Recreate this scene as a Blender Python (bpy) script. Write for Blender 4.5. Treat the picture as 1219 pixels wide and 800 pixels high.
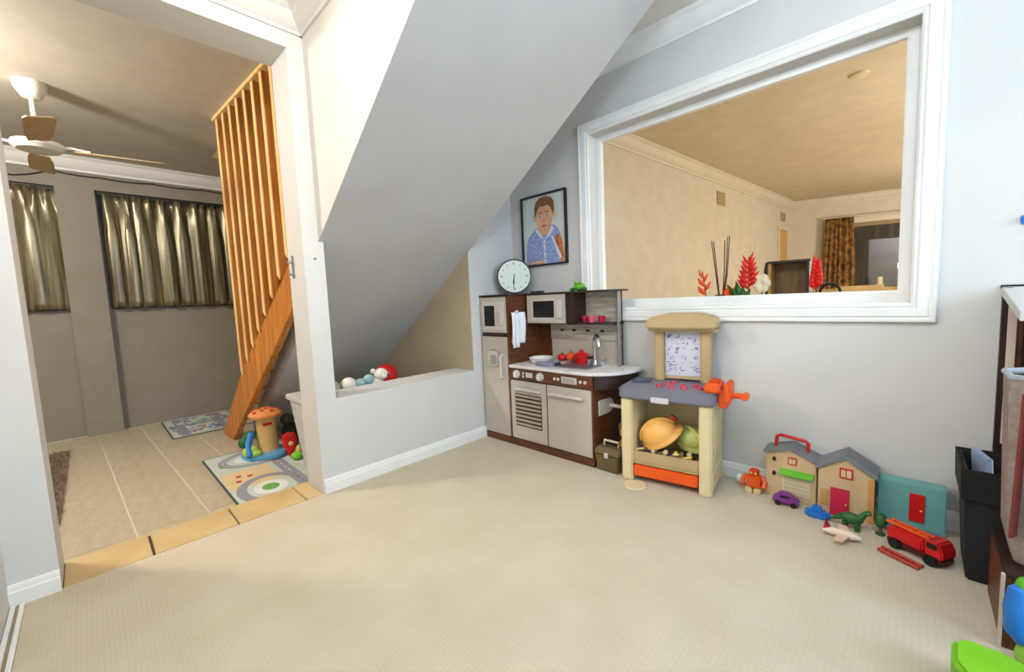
import bpy, bmesh, math, random
from mathutils import Matrix, Vector, Euler
random.seed(7)
PI = math.pi
SC = bpy.context.scene
COL = SC.collection
for o in list(bpy.data.objects): bpy.data.objects.remove(o, do_unlink=True)

# ------------------------------------------------------------------ camera
cam_d = bpy.data.cameras.new('camera'); cam = bpy.data.objects.new('camera', cam_d); COL.objects.link(cam)
cam.location = (2.2535, -2.3603, 1.0071); cam.rotation_euler = (1.4814, 0.0425, 0.7683)
cam_d.sensor_width = 36; cam_d.lens = 490.92 / 1219 * 36; cam_d.clip_start = 0.02
SC.camera = cam
# ------------------------------------------------------------------ world, exposure
w = bpy.data.worlds.new('world'); SC.world = w; w.use_nodes = True
w.node_tree.nodes['Background'].inputs[0].default_value = (0.35, 0.42, 0.55, 1)
w.node_tree.nodes['Background'].inputs[1].default_value = 0.12
SC.view_settings.view_transform = 'Standard'; SC.view_settings.look = 'None'
SC.view_settings.gamma = 1; SC.view_settings.use_curve_mapping = False
SC.view_settings.exposure = 0.28

def area_light(name, loc, rot, sx, sy, power, col, spread=PI):
    d = bpy.data.lights.new(name, 'AREA'); d.shape = 'RECTANGLE'; d.size = sx; d.size_y = sy
    d.energy = power; d.color = col; d.spread = spread
    o = bpy.data.objects.new(name, d); o.location = loc; o.rotation_euler = rot; COL.objects.link(o); return o
def point_light(name, loc, power, col, r=0.08):
    d = bpy.data.lights.new(name, 'POINT'); d.energy = power; d.color = col; d.shadow_soft_size = r
    o = bpy.data.objects.new(name, d); o.location = loc; COL.objects.link(o); return o
# cool light added in an assumed east window (beside the camera, out of frame)
area_light('east_window_cool_light', (4.595, -1.45, 1.55), (0, PI/2, 0), 1.3, 1.7, 55, (0.62, 0.80, 1.0))
# the warm ceiling lamp and a cool fill (fixtures are built below), then the other rooms' lights
point_light('playroom_lamp_light', (1.15, -2.05, 2.28), 31, (1.0, 0.88, 0.71), 0.12)
point_light('playroom_cool_fill', (2.35, -1.75, 2.28), 34, (0.57, 0.78, 1.0), 0.12)  # added cool fill, set to face the right wall and brighten it
point_light('tiled_room_lamp_light', (-1.3, -3.3, 2.3), 118, (1.0, 0.93, 0.83), 0.12)
for lx, ly, lp in ((3.3, 1.9, 72), (3.6, 4.6, 90)):
    point_light('lounge_fill_light', (lx, ly, 1.35), lp, (1.0, 0.93, 0.81), 0.2)  # unseen fill without fixtures, placed to light the lounge evenly

# ------------------------------------------------------------------ materials
def lin(c):
    r = []
    for x in c[:3]:
        x = x / 255.0
        r.append(x / 12.92 if x <= 0.04045 else ((x + 0.055) / 1.055) ** 2.4)
    return (r[0], r[1], r[2], 1.0)
MATS = {}
def mat(name, c, rough=0.6, metal=0.0, var=None, vscale=6.0, bump=0.0, bscale=60.0, stretch=(1, 1, 1), spec=0.5, emit=0.0, trans=0.0, detail=3):
    if name in MATS: return MATS[name]
    m = bpy.data.materials.new(name); m.use_nodes = True; nt = m.node_tree; b = nt.nodes['Principled BSDF']
    b.inputs['Base Color'].default_value = lin(c); b.inputs['Roughness'].default_value = rough
    b.inputs['Metallic'].default_value = metal; b.inputs['Specular IOR Level'].default_value = spec
    if trans: b.inputs['Transmission Weight'].default_value = trans
    if emit:
        b.inputs['Emission Color'].default_value = lin(c); b.inputs['Emission Strength'].default_value = emit
    tc = nt.nodes.new('ShaderNodeTexCoord'); mp = nt.nodes.new('ShaderNodeMapping'); mp.inputs['Scale'].default_value = stretch
    nt.links.new(tc.outputs['Object'], mp.inputs['Vector'])
    if var is None: var = tuple(max(0, x - 7) for x in c)
    n = nt.nodes.new('ShaderNodeTexNoise'); n.inputs['Scale'].default_value = vscale; n.inputs['Detail'].default_value = detail
    nt.links.new(mp.outputs[0], n.inputs['Vector'])
    cr = nt.nodes.new('ShaderNodeValToRGB'); cr.color_ramp.elements[0].position = 0.35; cr.color_ramp.elements[1].position = 0.65
    cr.color_ramp.elements[0].color = lin(c); cr.color_ramp.elements[1].color = lin(var)
    nt.links.new(n.outputs['Fac'], cr.inputs[0]); nt.links.new(cr.outputs[0], b.inputs['Base Color'])
    if bump:
        n2 = nt.nodes.new('ShaderNodeTexNoise'); n2.inputs['Scale'].default_value = bscale
        nt.links.new(mp.outputs[0], n2.inputs['Vector'])
        bp = nt.nodes.new('ShaderNodeBump'); bp.inputs['Strength'].default_value = bump; bp.inputs['Distance'].default_value = 0.01
        nt.links.new(n2.outputs['Fac'], bp.inputs['Height']); nt.links.new(bp.outputs[0], b.inputs['Normal'])
    MATS[name] = m; return m
def carpet_mat():
    m = bpy.data.materials.new('carpet'); m.use_nodes = True; nt = m.node_tree; b = nt.nodes['Principled BSDF']
    b.inputs['Roughness'].default_value = 0.95; b.inputs['Specular IOR Level'].default_value = 0.1
    tc = nt.nodes.new('ShaderNodeTexCoord')
    def nd(t, **k):
        n = nt.nodes.new(t)
        for a, v in k.items(): n.inputs[a].default_value = v
        return n
    # loop pile set in rows: two crossed waves give the little knots
    w1 = nd('ShaderNodeTexWave', Scale=19.0, Distortion=1.2); w1.bands_direction = 'X'; w1.inputs['Detail Scale'].default_value = 3
    w2 = nd('ShaderNodeTexWave', Scale=26.0, Distortion=1.4); w2.bands_direction = 'Y'
    mu = nt.nodes.new('ShaderNodeMath'); mu.operation = 'MULTIPLY'
    n1 = nd('ShaderNodeTexNoise', Scale=5.0, Detail=5.0); n2 = nd('ShaderNodeTexNoise', Scale=220.0)
    for x in (w1, w2, n1, n2): nt.links.new(tc.outputs['Object'], x.inputs['Vector'])
    nt.links.new(w1.outputs['Fac'], mu.inputs[0]); nt.links.new(w2.outputs['Fac'], mu.inputs[1])
    cr = nt.nodes.new('ShaderNodeValToRGB'); cr.color_ramp.elements[0].color = lin((198, 185, 162)); cr.color_ramp.elements[1].color = lin((206, 194, 172))
    cr.color_ramp.elements[0].position = 0.3; cr.color_ramp.elements[1].position = 0.7
    nt.links.new(n1.outputs['Fac'], cr.inputs[0])
    mx = nt.nodes.new('ShaderNodeMixRGB'); mx.blend_type = 'MULTIPLY'; mx.inputs[0].default_value = 0.07
    nt.links.new(cr.outputs[0], mx.inputs[1]); nt.links.new(mu.outputs[0], mx.inputs[2]); nt.links.new(mx.outputs[0], b.inputs['Base Color'])
    ad = nt.nodes.new('ShaderNodeMath'); ad.operation = 'ADD'
    nt.links.new(mu.outputs[0], ad.inputs[0]); nt.links.new(n2.outputs['Fac'], ad.inputs[1])
    bp = nt.nodes.new('ShaderNodeBump'); bp.inputs['Strength'].default_value = 0.3; bp.inputs['Distance'].default_value = 0.004
    nt.links.new(ad.outputs[0], bp.inputs['Height']); nt.links.new(bp.outputs[0], b.inputs['Normal'])
    return m
WALL = mat('wall_paint', (209, 207, 204), 0.75, var=(206, 204, 201), vscale=3, bump=0.04, bscale=140)
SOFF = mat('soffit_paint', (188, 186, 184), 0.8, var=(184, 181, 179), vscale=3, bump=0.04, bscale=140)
CEIL = mat('ceiling_paint', (226, 220, 208), 0.85)
TRIM = mat('trim_gloss', (236, 235, 232), 0.35)
TAUPE = mat('taupe_paint', (143, 137, 124), 0.8, var=(139, 132, 118), bump=0.04, bscale=120)
ALC = mat('alcove_warm_shade', (186, 170, 142), .8)  # wall paint with the alcove's warm shade put into its colour
TCEIL = mat('tiled_room_ceiling', (196, 190, 178), 0.85)
CREAM = mat('lounge_paint', (214, 206, 190), 0.8)
CCEIL = mat('lounge_ceiling', (212, 200, 174), 0.85)
LTRIM = mat('lounge_trim', (220, 212, 194), 0.6)
TILE = mat('floor_tile', (194, 184, 162), 0.3, var=(182, 168, 140), vscale=5, stretch=(1, 4, 1), bump=0.03, bscale=20)
GROUT = mat('grout', (218, 212, 200), 0.9)
DGROUT = mat('dark_grout', (70, 55, 32), 0.9)
THRESH = mat('threshold_tile', (208, 182, 134), 0.35, var=(198, 168, 118), vscale=5)
TIMBER = mat('timber', (206, 138, 58), 0.45, var=(172, 100, 32), vscale=4, stretch=(8, 8, 0.7), detail=6)
TIMBERL = mat('timber_light', (242, 206, 146), 0.45, var=(226, 178, 112), vscale=4, stretch=(8, 8, 0.7))
CURT = mat('satin_curtain', (142, 132, 100), 0.32, metal=0.35, var=(86, 74, 46), vscale=4, stretch=(1, 9, 0.4), spec=0.8)  # darker vertical stripes put the folds' shade into the satin colour
BLACK = mat('black', (14, 13, 13), 0.5)
NIGHT = mat('night_glass', (16, 14, 14), 0.12)
CARPET = carpet_mat()
ESP = mat('espresso_wood', (106, 58, 27), 0.45, var=(82, 42, 18), vscale=4, stretch=(2, 2, 12))
ESPD = mat('espresso_dark', (50, 28, 18), 0.5, var=(40, 22, 14))
SILV = mat('kitchen_door_silver', (190, 180, 168), 0.5, var=(184, 173, 160))
SILVL = mat('pale_plastic', (206, 200, 192), 0.4)
COUNT = mat('counter_white', (232, 226, 224), 0.35, var=(222, 214, 214), vscale=20)
CHROME = mat('chrome', (200, 200, 205), 0.22, metal=1.0)
STEEL = mat('grey_steel', (150, 152, 155), 0.35, metal=0.6)
GREY = mat('grey_plastic', (122, 122, 134), 0.45)
BEIGE = mat('beige_plastic', (222, 204, 160), 0.5)
TAN = mat('tan_plastic', (186, 160, 116), 0.5)
ORANGE = mat('orange_plastic', (236, 92, 22), 0.45)
RED = mat('red_plastic', (204, 26, 26), 0.4)
PINKR = mat('crimson_plastic', (196, 30, 70), 0.45)
GREEN = mat('green_plastic', (96, 176, 40), 0.45)
DGREEN = mat('dark_green', (38, 96, 44), 0.55)
LIME = mat('lime_plastic', (178, 214, 84), 0.45)
YELL = mat('yellow_plastic', (236, 208, 90), 0.45)
BLUE = mat('blue_plastic', (30, 118, 204), 0.4)
SKY = mat('sky_blue_plastic', (96, 170, 214), 0.45)
TEAL = mat('teal_plastic', (110, 168, 166), 0.5)
PURP = mat('purple_plastic', (128, 52, 140), 0.45)
WHITE = mat('white_plastic', (238, 236, 232), 0.4)
CLOTHW = mat('white_cloth', (232, 234, 240), 0.9)

# ------------------------------------------------------------------ mesh builder
class B:
    def __init__(s): s.v = []; s.f = []; s.m = []
    def add(s, vs, fs, mi=0):
        o = len(s.v); s.v += [tuple(v) for v in vs]; s.f += [[i + o for i in f] for f in fs]; s.m += [mi] * len(fs); return s
    def box(s, x0, y0, z0, x1, y1, z1, mi=0):
        if x0 > x1: x0, x1 = x1, x0
        if y0 > y1: y0, y1 = y1, y0
        if z0 > z1: z0, z1 = z1, z0
        v = [(x, y, z) for z in (z0, z1) for y in (y0, y1) for x in (x0, x1)]
        return s.add(v, [[0, 2, 3, 1], [4, 5, 7, 6], [0, 1, 5, 4], [2, 6, 7, 3], [0, 4, 6, 2], [1, 3, 7, 5]], mi)
    def obox(s, c, size, rot=(0, 0, 0), mi=0):
        M = Matrix.Translation(c) @ Euler(rot).to_matrix().to_4x4(); h = [q / 2 for q in size]
        v = [M @ Vector((x, y, z)) for z in (-h[2], h[2]) for y in (-h[1], h[1]) for x in (-h[0], h[0])]
        return s.add(v, [[0, 2, 3, 1], [4, 5, 7, 6], [0, 1, 5, 4], [2, 6, 7, 3], [0, 4, 6, 2], [1, 3, 7, 5]], mi)
    def prism(s, poly, plane, a, b, mi=0):
        def P(p, t):
            return {'xz': (p[0], t, p[1]), 'xy': (p[0], p[1], t), 'yz': (t, p[0], p[1])}[plane]
        n = len(poly); v = [P(p, a) for p in poly] + [P(p, b) for p in poly]
        return s.add(v, [list(range(n))[::-1], list(range(n, 2 * n))] + [[i, (i + 1) % n, n + (i + 1) % n, n + i] for i in range(n)], mi)
    def cyl(s, p0, p1, r0, r1=None, n=16, mi=0):
        if r1 is None: r1 = r0
        p0 = Vector(p0); p1 = Vector(p1); d = (p1 - p0).normalized(); a = d.orthogonal().normalized(); b = d.cross(a)
        v = []
        for p, r in ((p0, r0), (p1, r1)):
            v += [p + (a * math.cos(2 * PI * i / n) + b * math.sin(2 * PI * i / n)) * r for i in range(n)]
        return s.add(v, [list(range(n))[::-1], list(range(n, 2 * n))] + [[i, (i + 1) % n, n + (i + 1) % n, n + i] for i in range(n)], mi)
    def tube(s, pts, r, n=8, mi=0, closed=False):
        pts = [Vector(p) for p in pts]; N = len(pts); v = []; ref = None
        for i, p in enumerate(pts):
            if closed: d = pts[(i + 1) % N] - pts[i - 1]
            else: d = pts[min(i + 1, N - 1)] - pts[max(i - 1, 0)]
            d.normalize()
            if ref is None: ref = d.orthogonal().normalized()
            ref = (ref - d * ref.dot(d))
            if ref.length < 1e-6: ref = d.orthogonal()
            ref.normalize(); b = d.cross(ref); rr = r[i] if isinstance(r, (list, tuple)) else r
            v += [p + (ref * math.cos(2 * PI * k / n) + b * math.sin(2 * PI * k / n)) * rr for k in range(n)]
        fs = []
        for i in range(N if closed else N - 1):
            j = (i + 1) % N
            fs += [[i * n + k, i * n + (k + 1) % n, j * n + (k + 1) % n, j * n + k] for k in range(n)]
        if not closed: fs += [list(range(n))[::-1], list(range((N - 1) * n, N * n))]
        return s.add(v, fs, mi)
    def ell(s, c, r, n=16, m=10, mi=0, rot=(0, 0, 0)):
        if not isinstance(r, (list, tuple)): r = (r, r, r)
        R = Euler(rot).to_matrix(); c = Vector(c); v = [c + R @ Vector((0, 0, -r[2]))]
        for j in range(1, m):
            t = -PI / 2 + PI * j / m
            for i in range(n):
                a = 2 * PI * i / n; v.append(c + R @ Vector((r[0] * math.cos(t) * math.cos(a), r[1] * math.cos(t) * math.sin(a), r[2] * math.sin(t))))
        v.append(c + R @ Vector((0, 0, r[2]))); L = len(v) - 1; fs = [[0, 1 + (i + 1) % n, 1 + i] for i in range(n)]
        for j in range(m - 2):
            fs += [[1 + j * n + i, 1 + j * n + (i + 1) % n, 1 + (j + 1) * n + (i + 1) % n, 1 + (j + 1) * n + i] for i in range(n)]
        k = 1 + (m - 2) * n; fs += [[k + i, k + (i + 1) % n, L] for i in range(n)]
        return s.add(v, fs, mi)
    def lathe(s, c, prof, n=24, mi=0, M=None):
        c = Vector(c); v = []; fs = []
        M = M or Matrix.Identity(3)
        for r, z in prof:
            v += [c + M @ Vector((r * math.cos(2 * PI * i / n), r * math.sin(2 * PI * i / n), z)) for i in range(n)]
        for j in range(len(prof) - 1):
            fs += [[j * n + i, j * n + (i + 1) % n, (j + 1) * n + (i + 1) % n, (j + 1) * n + i] for i in range(n)]
        fs += [list(range(n))[::-1], list(range((len(prof) - 1) * n, len(prof) * n))]
        return s.add(v, fs, mi)
    def grid(s, fn, nu, nv, mi=0):
        v = [fn(i / nu, j / nv) for j in range(nv + 1) for i in range(nu + 1)]; W = nu + 1
        return s.add(v, [[j * W + i, j * W + i + 1, (j + 1) * W + i + 1, (j + 1) * W + i] for j in range(nv) for i in range(nu)], mi)
    def map(s, fn):
        s.v = [tuple(fn(Vector(p))) for p in s.v]; return s
    def mesh(s, name, mats, bev=0.0, smooth=True, seg=2, recalc=True):
        me = bpy.data.meshes.new(name); me.from_pydata(s.v, [], s.f)
        if not isinstance(mats, (list, tuple)): mats = [mats]
        for m in mats: me.materials.append(m)
        me.polygons.foreach_set('material_index', s.m)
        bm = bmesh.new(); bm.from_mesh(me)
        if recalc: bmesh.ops.recalc_face_normals(bm, faces=bm.faces[:])
        if bev > 0:
            es = [e for e in bm.edges if len(e.link_faces) == 2 and e.calc_face_angle(0) > 0.5]
            bmesh.ops.bevel(bm, geom=es, offset=bev, segments=seg, affect='EDGES', clamp_overlap=True)
        bm.to_mesh(me); bm.free()
        if smooth:
            me.polygons.foreach_set('use_smooth', [True] * len(me.polygons))
            me.set_sharp_from_angle(angle=0.6)
        me.update(); return me
INV = {}
def build(name, b, mats, parent=None, bev=0.0, smooth=True, label=None, cat=None, group=None, kind=None, local=False, seg=2, solid=0, recalc=True):
    """world-coordinate builder; a part's verts are brought into its thing's frame"""
    root = parent
    if parent is not None and not local:
        inv = INV[parent.name]; b.v = [tuple(inv @ Vector(p)) for p in b.v]
    off = None
    if parent is None and not local and kind is None:      # single-mesh thing: origin at its base
        xs, ys, zs = zip(*b.v); off = ((min(xs) + max(xs)) / 2, (min(ys) + max(ys)) / 2, min(zs))
        b.v = [(p[0] - off[0], p[1] - off[1], p[2] - off[2]) for p in b.v]
    o = bpy.data.objects.new(name, b.mesh(name, mats, bev, smooth, seg, recalc)); COL.objects.link(o)
    if off: o.location = off
    if parent is not None:
        o.parent = parent; INV[o.name] = INV[parent.name] if parent.name in INV else Matrix.Identity(4)
    if label: o['label'] = label
    if cat: o['category'] = cat
    if group: o['group'] = group
    if kind: o['kind'] = kind
    if parent is None and off is None: INV[o.name] = Matrix.Identity(4)
    elif parent is None: INV[o.name] = Matrix.Translation(off).inverted()
    if solid:
        md = o.modifiers.new('thickness', 'SOLIDIFY'); md.thickness = solid
    return o
def thing(name, label, cat, loc=(0, 0, 0), rz=0.0, group=None):
    o = bpy.data.objects.new(name, None); COL.objects.link(o); o.empty_display_size = 0.05
    o.location = loc; o.rotation_euler = (0, 0, rz); o['label'] = label; o['category'] = cat
    if group: o['group'] = group
    INV[o.name] = (Matrix.Translation(loc) @ Matrix.Rotation(rz, 4, 'Z')).inverted()
    return o
def struct(name, b, m, parent=None, bev=0.0, label=None, smooth=True):
    return build(name, b, m, parent, bev, smooth, label=label, kind=None if parent else 'structure')
def pieces(name, me, locs, parent, rz=0.0, rots=None):
    for i, l in enumerate(locs):
        o = bpy.data.objects.new(name, me); COL.objects.link(o); o.location = l; o.parent = parent
        o.rotation_euler = (0, 0, rz) if rots is None else rots[i]
def arc(cx, cy, r, a0, a1, n): return [(cx + r * math.cos(a0 + (a1 - a0) * i / n), cy + r * math.sin(a0 + (a1 - a0) * i / n)) for i in range(n + 1)]
def rrect(x0, y0, x1, y1, r, n=4):
    return arc(x1 - r, y1 - r, r, 0, PI/2, n) + arc(x0 + r, y1 - r, r, PI/2, PI, n) + arc(x0 + r, y0 + r, r, PI, 1.5*PI, n) + arc(x1 - r, y0 + r, r, 1.5*PI, 2*PI, n)

# ================================================================== STRUCTURE
T = 0.2285                    # thickness of the left wall
YJ, YJ2 = -1.553, -2.516      # right and left jamb of the opening
HB = 2.2875                   # head of the opening
HC = 2.45                     # playroom ceiling
ZT = -0.17                    # tiled floor, one step down
YS0, YS1 = -1.4487, -0.4534   # the alcove under the stair
SILL, H1, K = 0.505, 1.3534, 0.7006
SOUTH, EAST = -2.64, 4.6
struct('floor', B().box(0, SOUTH, -0.25, EAST, 0, 0), CARPET, label='beige loop pile carpet')
# left wall (x = 0): pieces around the opening and the alcove, one mesh
wl = B()
wl.prism([(YJ, ZT - .05), (0.12, ZT - .05), (0.12, HC + .1), (YS1, HC + .1), (YS1, SILL), (YS0, SILL), (YS0, H1), (YS0, HC + .1), (YJ, HC + .1)], 'yz', -T, 0)
wl.box(-T, SOUTH - .1, ZT - .05, 0, YJ2, HC + .1)
wl.box(-T, YJ2, HB, 0, YJ, HC + .1)
struct('wall_left', wl, WALL, smooth=False)
# right wall (y = 0) with the internal window hole
X1, X2I, ZTOP, ZI = 0.722, 2.247, 2.038, 0.919
WT = 0.13
wr = B()
wr.box(-.0, 0, -.2, X1, WT, 2.6); wr.box(X2I, 0, -.2, EAST + .1, WT, 2.6); wr.box(X1, 0, -.2, X2I, WT, ZI); wr.box(X1, 0, ZTOP, X2I, WT, 2.6)
struct('wall_right', wr, WALL, smooth=False)
struct('wall_south', B().box(-.1, SOUTH - .1, -.2, EAST + .1, SOUTH, 2.6), WALL)
we = B(); we.box(EAST, SOUTH, -.2, EAST + .1, -2.3, 2.6); we.box(EAST, -.6, -.2, EAST + .1, 0, 2.6); we.box(EAST, -2.3, -.2, EAST + .1, -.6, .9); we.box(EAST, -2.3, 2.2, EAST + .1, -.6, 2.6)
struct('wall_east', we, WALL, smooth=False)
struct('ceiling', B().box(-.0, SOUTH, HC, EAST, 0, HC + .1), CEIL)
# stair bulkhead: sloping soffit running from the tiled floor up to the ceiling
XT = (HC - H1) / K
bk = B(); yb = -1.472
bk.prism([(0, H1), (XT, HC), (0, HC)], 'xz', yb, YS1)
struct('ceiling_stair_bulkhead', bk, WALL, smooth=False)
so = B(); xb = (ZT - H1) / K; xm = -T - .003
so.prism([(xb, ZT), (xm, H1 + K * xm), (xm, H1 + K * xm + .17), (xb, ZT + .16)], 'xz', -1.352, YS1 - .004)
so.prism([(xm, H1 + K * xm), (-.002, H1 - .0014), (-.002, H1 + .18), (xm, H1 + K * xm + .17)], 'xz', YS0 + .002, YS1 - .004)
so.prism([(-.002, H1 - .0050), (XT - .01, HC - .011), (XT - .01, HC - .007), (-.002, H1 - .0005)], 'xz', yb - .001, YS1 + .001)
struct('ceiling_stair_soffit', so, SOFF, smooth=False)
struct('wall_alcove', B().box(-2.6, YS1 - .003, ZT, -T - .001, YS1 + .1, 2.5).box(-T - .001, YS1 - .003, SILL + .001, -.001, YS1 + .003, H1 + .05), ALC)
# crown moulding: profile swept along walls
CP = [(0, 0), (.012, 0), (.016, .014), (.03, .022), (.05, .045), (.066, .072), (.08, .078), (.09, .09), (0, .09)]
def crown(axis, at, sgn, a, b, z, m, name, sc=1.0, par=None):
    p = [(at + sgn * x * sc, z + y * sc) for x, y in CP]
    bb = B().prism(p, 'xz' if axis == 'y' else 'yz', a, b) if axis == 'x' else B().prism(p, 'xz', a, b)
    return struct(name, bb, m, par)
crown('x', 0, -1, -.0, EAST, 2.36, TRIM, 'trim_1')            # right wall
crown('y', 0, 1, SOUTH, yb, 2.36, WALL, 'trim_2')             # left wall
crown('x', yb, -1, 0, XT - .1, 2.36, WALL, 'trim_3')          # bulkhead side
# baseboards
BP = [(0, 0), (.014, 0), (.014, .052), (.010, .056), (.010, .064), (.006, .075), (0, .078)]
def baseb(name, plane, at, sgn, a, b):
    struct(name, B().prism([(at + sgn * x, z) for x, z in BP], plane, a, b), TRIM)
baseb('baseboard_left', 'xz', 0, 1, YJ + .004, 0)
baseb('baseboard_left_jamb', 'xz', 0, 1, SOUTH, YJ2)
baseb('baseboard_right', 'yz', 0, -1, 0.015, EAST)
# sliding wardrobe track on the floor along the south wall
tk = thing('door_track', 'white double sliding door track along the floor at the left edge', 'track', (.6, SOUTH + .02, 0))
build('rail', B().box(.016, SOUTH + .002, 0, 1.9, SOUTH + .014, .012), TRIM, tk, .002)
build('rail', B().box(.016, SOUTH + .024, 0, 1.9, SOUTH + .036, .012), TRIM, tk, .002)
build('channel', B().box(.016, SOUTH + .002, .0, 1.9, SOUTH + .036, .004), mat('track_channel', (150, 140, 112), .5), tk)
# ---- threshold tiles in the opening
th = struct('trim_4', B().box(-T - .01, YJ2, ZT - .02, .002, YJ, -.008), DGROUT, label='tan tiled threshold step')
TW = .305
tm = B().box(-.1, -TW/2 + .003, -.012, .1, TW/2 - .003, 0).mesh('threshold_tile', THRESH, .003)
for cy, hw in ((-1.597, .0405), (-1.792, .1495), (-2.0975, .1495), (-2.385, .128)):
    o = bpy.data.objects.new('tile', B().box(-T - .012, -hw, -.014, -.001, hw, .002).mesh('tile', THRESH, .003)); COL.objects.link(o); o.location = (0, cy, 0); o.parent = th
    o2 = bpy.data.objects.new('riser_tile', B().box(-T - .022, -hw, ZT, -T - .0105, hw, -.015).mesh('riser_tile', THRESH, .002)); COL.objects.link(o2); o2.location = (0, cy, 0); o2.parent = th
# ---- tiled room
XF = -3.64
struct('floor_tiled', B().box(-3.9, -4.6, ZT - .1, -T, .1, ZT - .004), GROUT)
ft = bpy.data.objects['floor_tiled']
ts = .318; tme = B().box(-ts/2 + .0012, -ts/2 + .004, -.01, ts/2 - .0012, ts/2 - .004, 0).mesh('tile', TILE, .0008)
ra = math.radians(2.2); ca, sa = math.cos(ra), math.sin(ra); tl = []
P0 = Vector((-.70, -2.278))
for i in range(-10, 2):
    for j in range(-6, 7):
        lx, ly = (i + .5) * ts, (j + .5) * ts
        x = P0.x + lx * ca - ly * sa; y = P0.y + lx * sa + ly * ca
        if -3.50 < x < -.42 and -4.3 < y < -.65: tl.append((x, y, ZT))
pieces('tile', tme, tl, ft, ra)
wf = B(); wf.box(XF - .1, -4.6, ZT, XF, .1, 2.6); wf.box(XF, -4.6, 2.243, XF + .1, .1, 2.6); wf.box(XF, -2.455, ZT, XF + .1, -2.188, 2.243)
struct('wall_far', wf, TAUPE, smooth=False)
struct('wall_tiled_side', B().box(-3.9, -4.6, ZT, -T, -4.5, 2.6), TAUPE)
struct('wall_stair_back', B().box(-3.9, .1, ZT, -T, .2, 2.6), TAUPE)
struct('ceiling_tiled_room', B().box(-3.9, -4.6, 2.52, -T, .1, 2.62), TCEIL)
cp2 = [(XF + .1 + x * 1.25, 2.395 + y * 1.39) for x, y in CP]
struct('trim_5', B().prism(cp2, 'xz', -4.5, .1), TRIM)
# windows behind the curtains (night outside)
for n, (ya, yb2) in enumerate(((-3.4, -2.475), (-2.17, -.85)), 1):
    wn = struct('window_%d' % n, B().box(XF + .001, ya, 1.08, XF + .012, yb2, 1.12).box(XF + .001, ya, 2.19, XF + .012, yb2, 2.24).box(XF + .001, ya, 1.12, XF + .012, ya + .04, 2.19).box(XF + .001, yb2 - .04, 1.12, XF + .012, yb2, 2.19), BLACK)
    build('pane', B().box(XF + .001, ya + .04, 1.12, XF + .006, yb2 - .04, 2.19), NIGHT, wn)
# assumed east window frame (out of frame, beside the camera)
w3 = struct('window_3', B().box(EAST + .06, -2.3, .9, EAST + .1, -.6, .95).box(EAST + .06, -2.3, 2.15, EAST + .1, -.6, 2.2).box(EAST + .06, -2.3, .95, EAST + .1, -2.25, 2.15).box(EAST + .06, -.65, .95, EAST + .1, -.6, 2.15).box(EAST + .06, -1.47, .95, EAST + .1, -1.43, 2.15), TRIM)

# ---- internal window: casing, reveal frame
cs = B()
def casing(b, x0, x1, z0, z1, prof, yoff=0):
    # mitred rectangular frame: prof = (distance outward, depth toward -y)
    n = len(prof); ring = []
    for d, t in prof:
        ring.append([(x0 - d, -t + yoff, z0 - d), (x1 + d, -t + yoff, z0 - d), (x1 + d, -t + yoff, z1 + d), (x0 - d, -t + yoff, z1 + d)])
    v = [p for r in ring for p in r]; fs = []
    for j in range(n):
        k = (j + 1) % n
        for i in range(4):
            fs.append([j * 4 + i, j * 4 + (i + 1) % 4, k * 4 + (i + 1) % 4, k * 4 + i])
    b.add(v, fs)
casing(cs, X1, X2I, ZI, ZTOP, [(0, -.002), (0, .010), (.008, .016), (.016, .012), (.022, .020), (.05, .024), (.056, .018), (.064, .024), (.074, .022), (.08, 0), (.08, -.002)])
win = struct('window_4', cs, TRIM, label='white moulded casing around the wide internal window')
fr = B(); casing(fr, X1 + .03, X2I - .042, ZI + .056, ZTOP - .03, [(0, 0), (0, .03), (.012, .036), (.028 + .002, .036), (.03, 0)], WT - .01)
for i in range(len(fr.v)):    # the outer ring meets the reveal on every side
    x, y, z = fr.v[i]
    if x < X1 + .012: x = X1 - .0
    if x > X2I - .03: x = X2I
    if z < ZI + .04: z = ZI
    if z > ZTOP - .012: z = ZTOP
    fr.v[i] = (x, y, z)
build('window_frame', fr, TRIM, win)
build('window_reveal', B().box(X1, .0, ZI, X2I, WT - .045, ZI + .006), TRIM, win)
# ================================================================== LOUNGE beyond the internal window
LW0, LW1 = Vector((.10, WT)), Vector((.674, 6.214))
LW0 = LW1 + (Vector((.267, 1.05)) - LW1) * ((LW1.y - WT) / (LW1.y - 1.05))
fd = Vector((1, .30)).normalized()
def wallseg(b, p, q, z0, z1, t=.1):
    d = (q - p).normalized(); n = Vector((-d.y, d.x)) * t
    b.prism([tuple(p), tuple(q), tuple(q + n), tuple(p + n)], 'xy', z0, z1)
b = B(); wallseg(b, LW0, LW1, 0, 2.6); struct('wall_lounge_left', b, CREAM)
FP = lambda s: LW1 + fd * s
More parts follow.
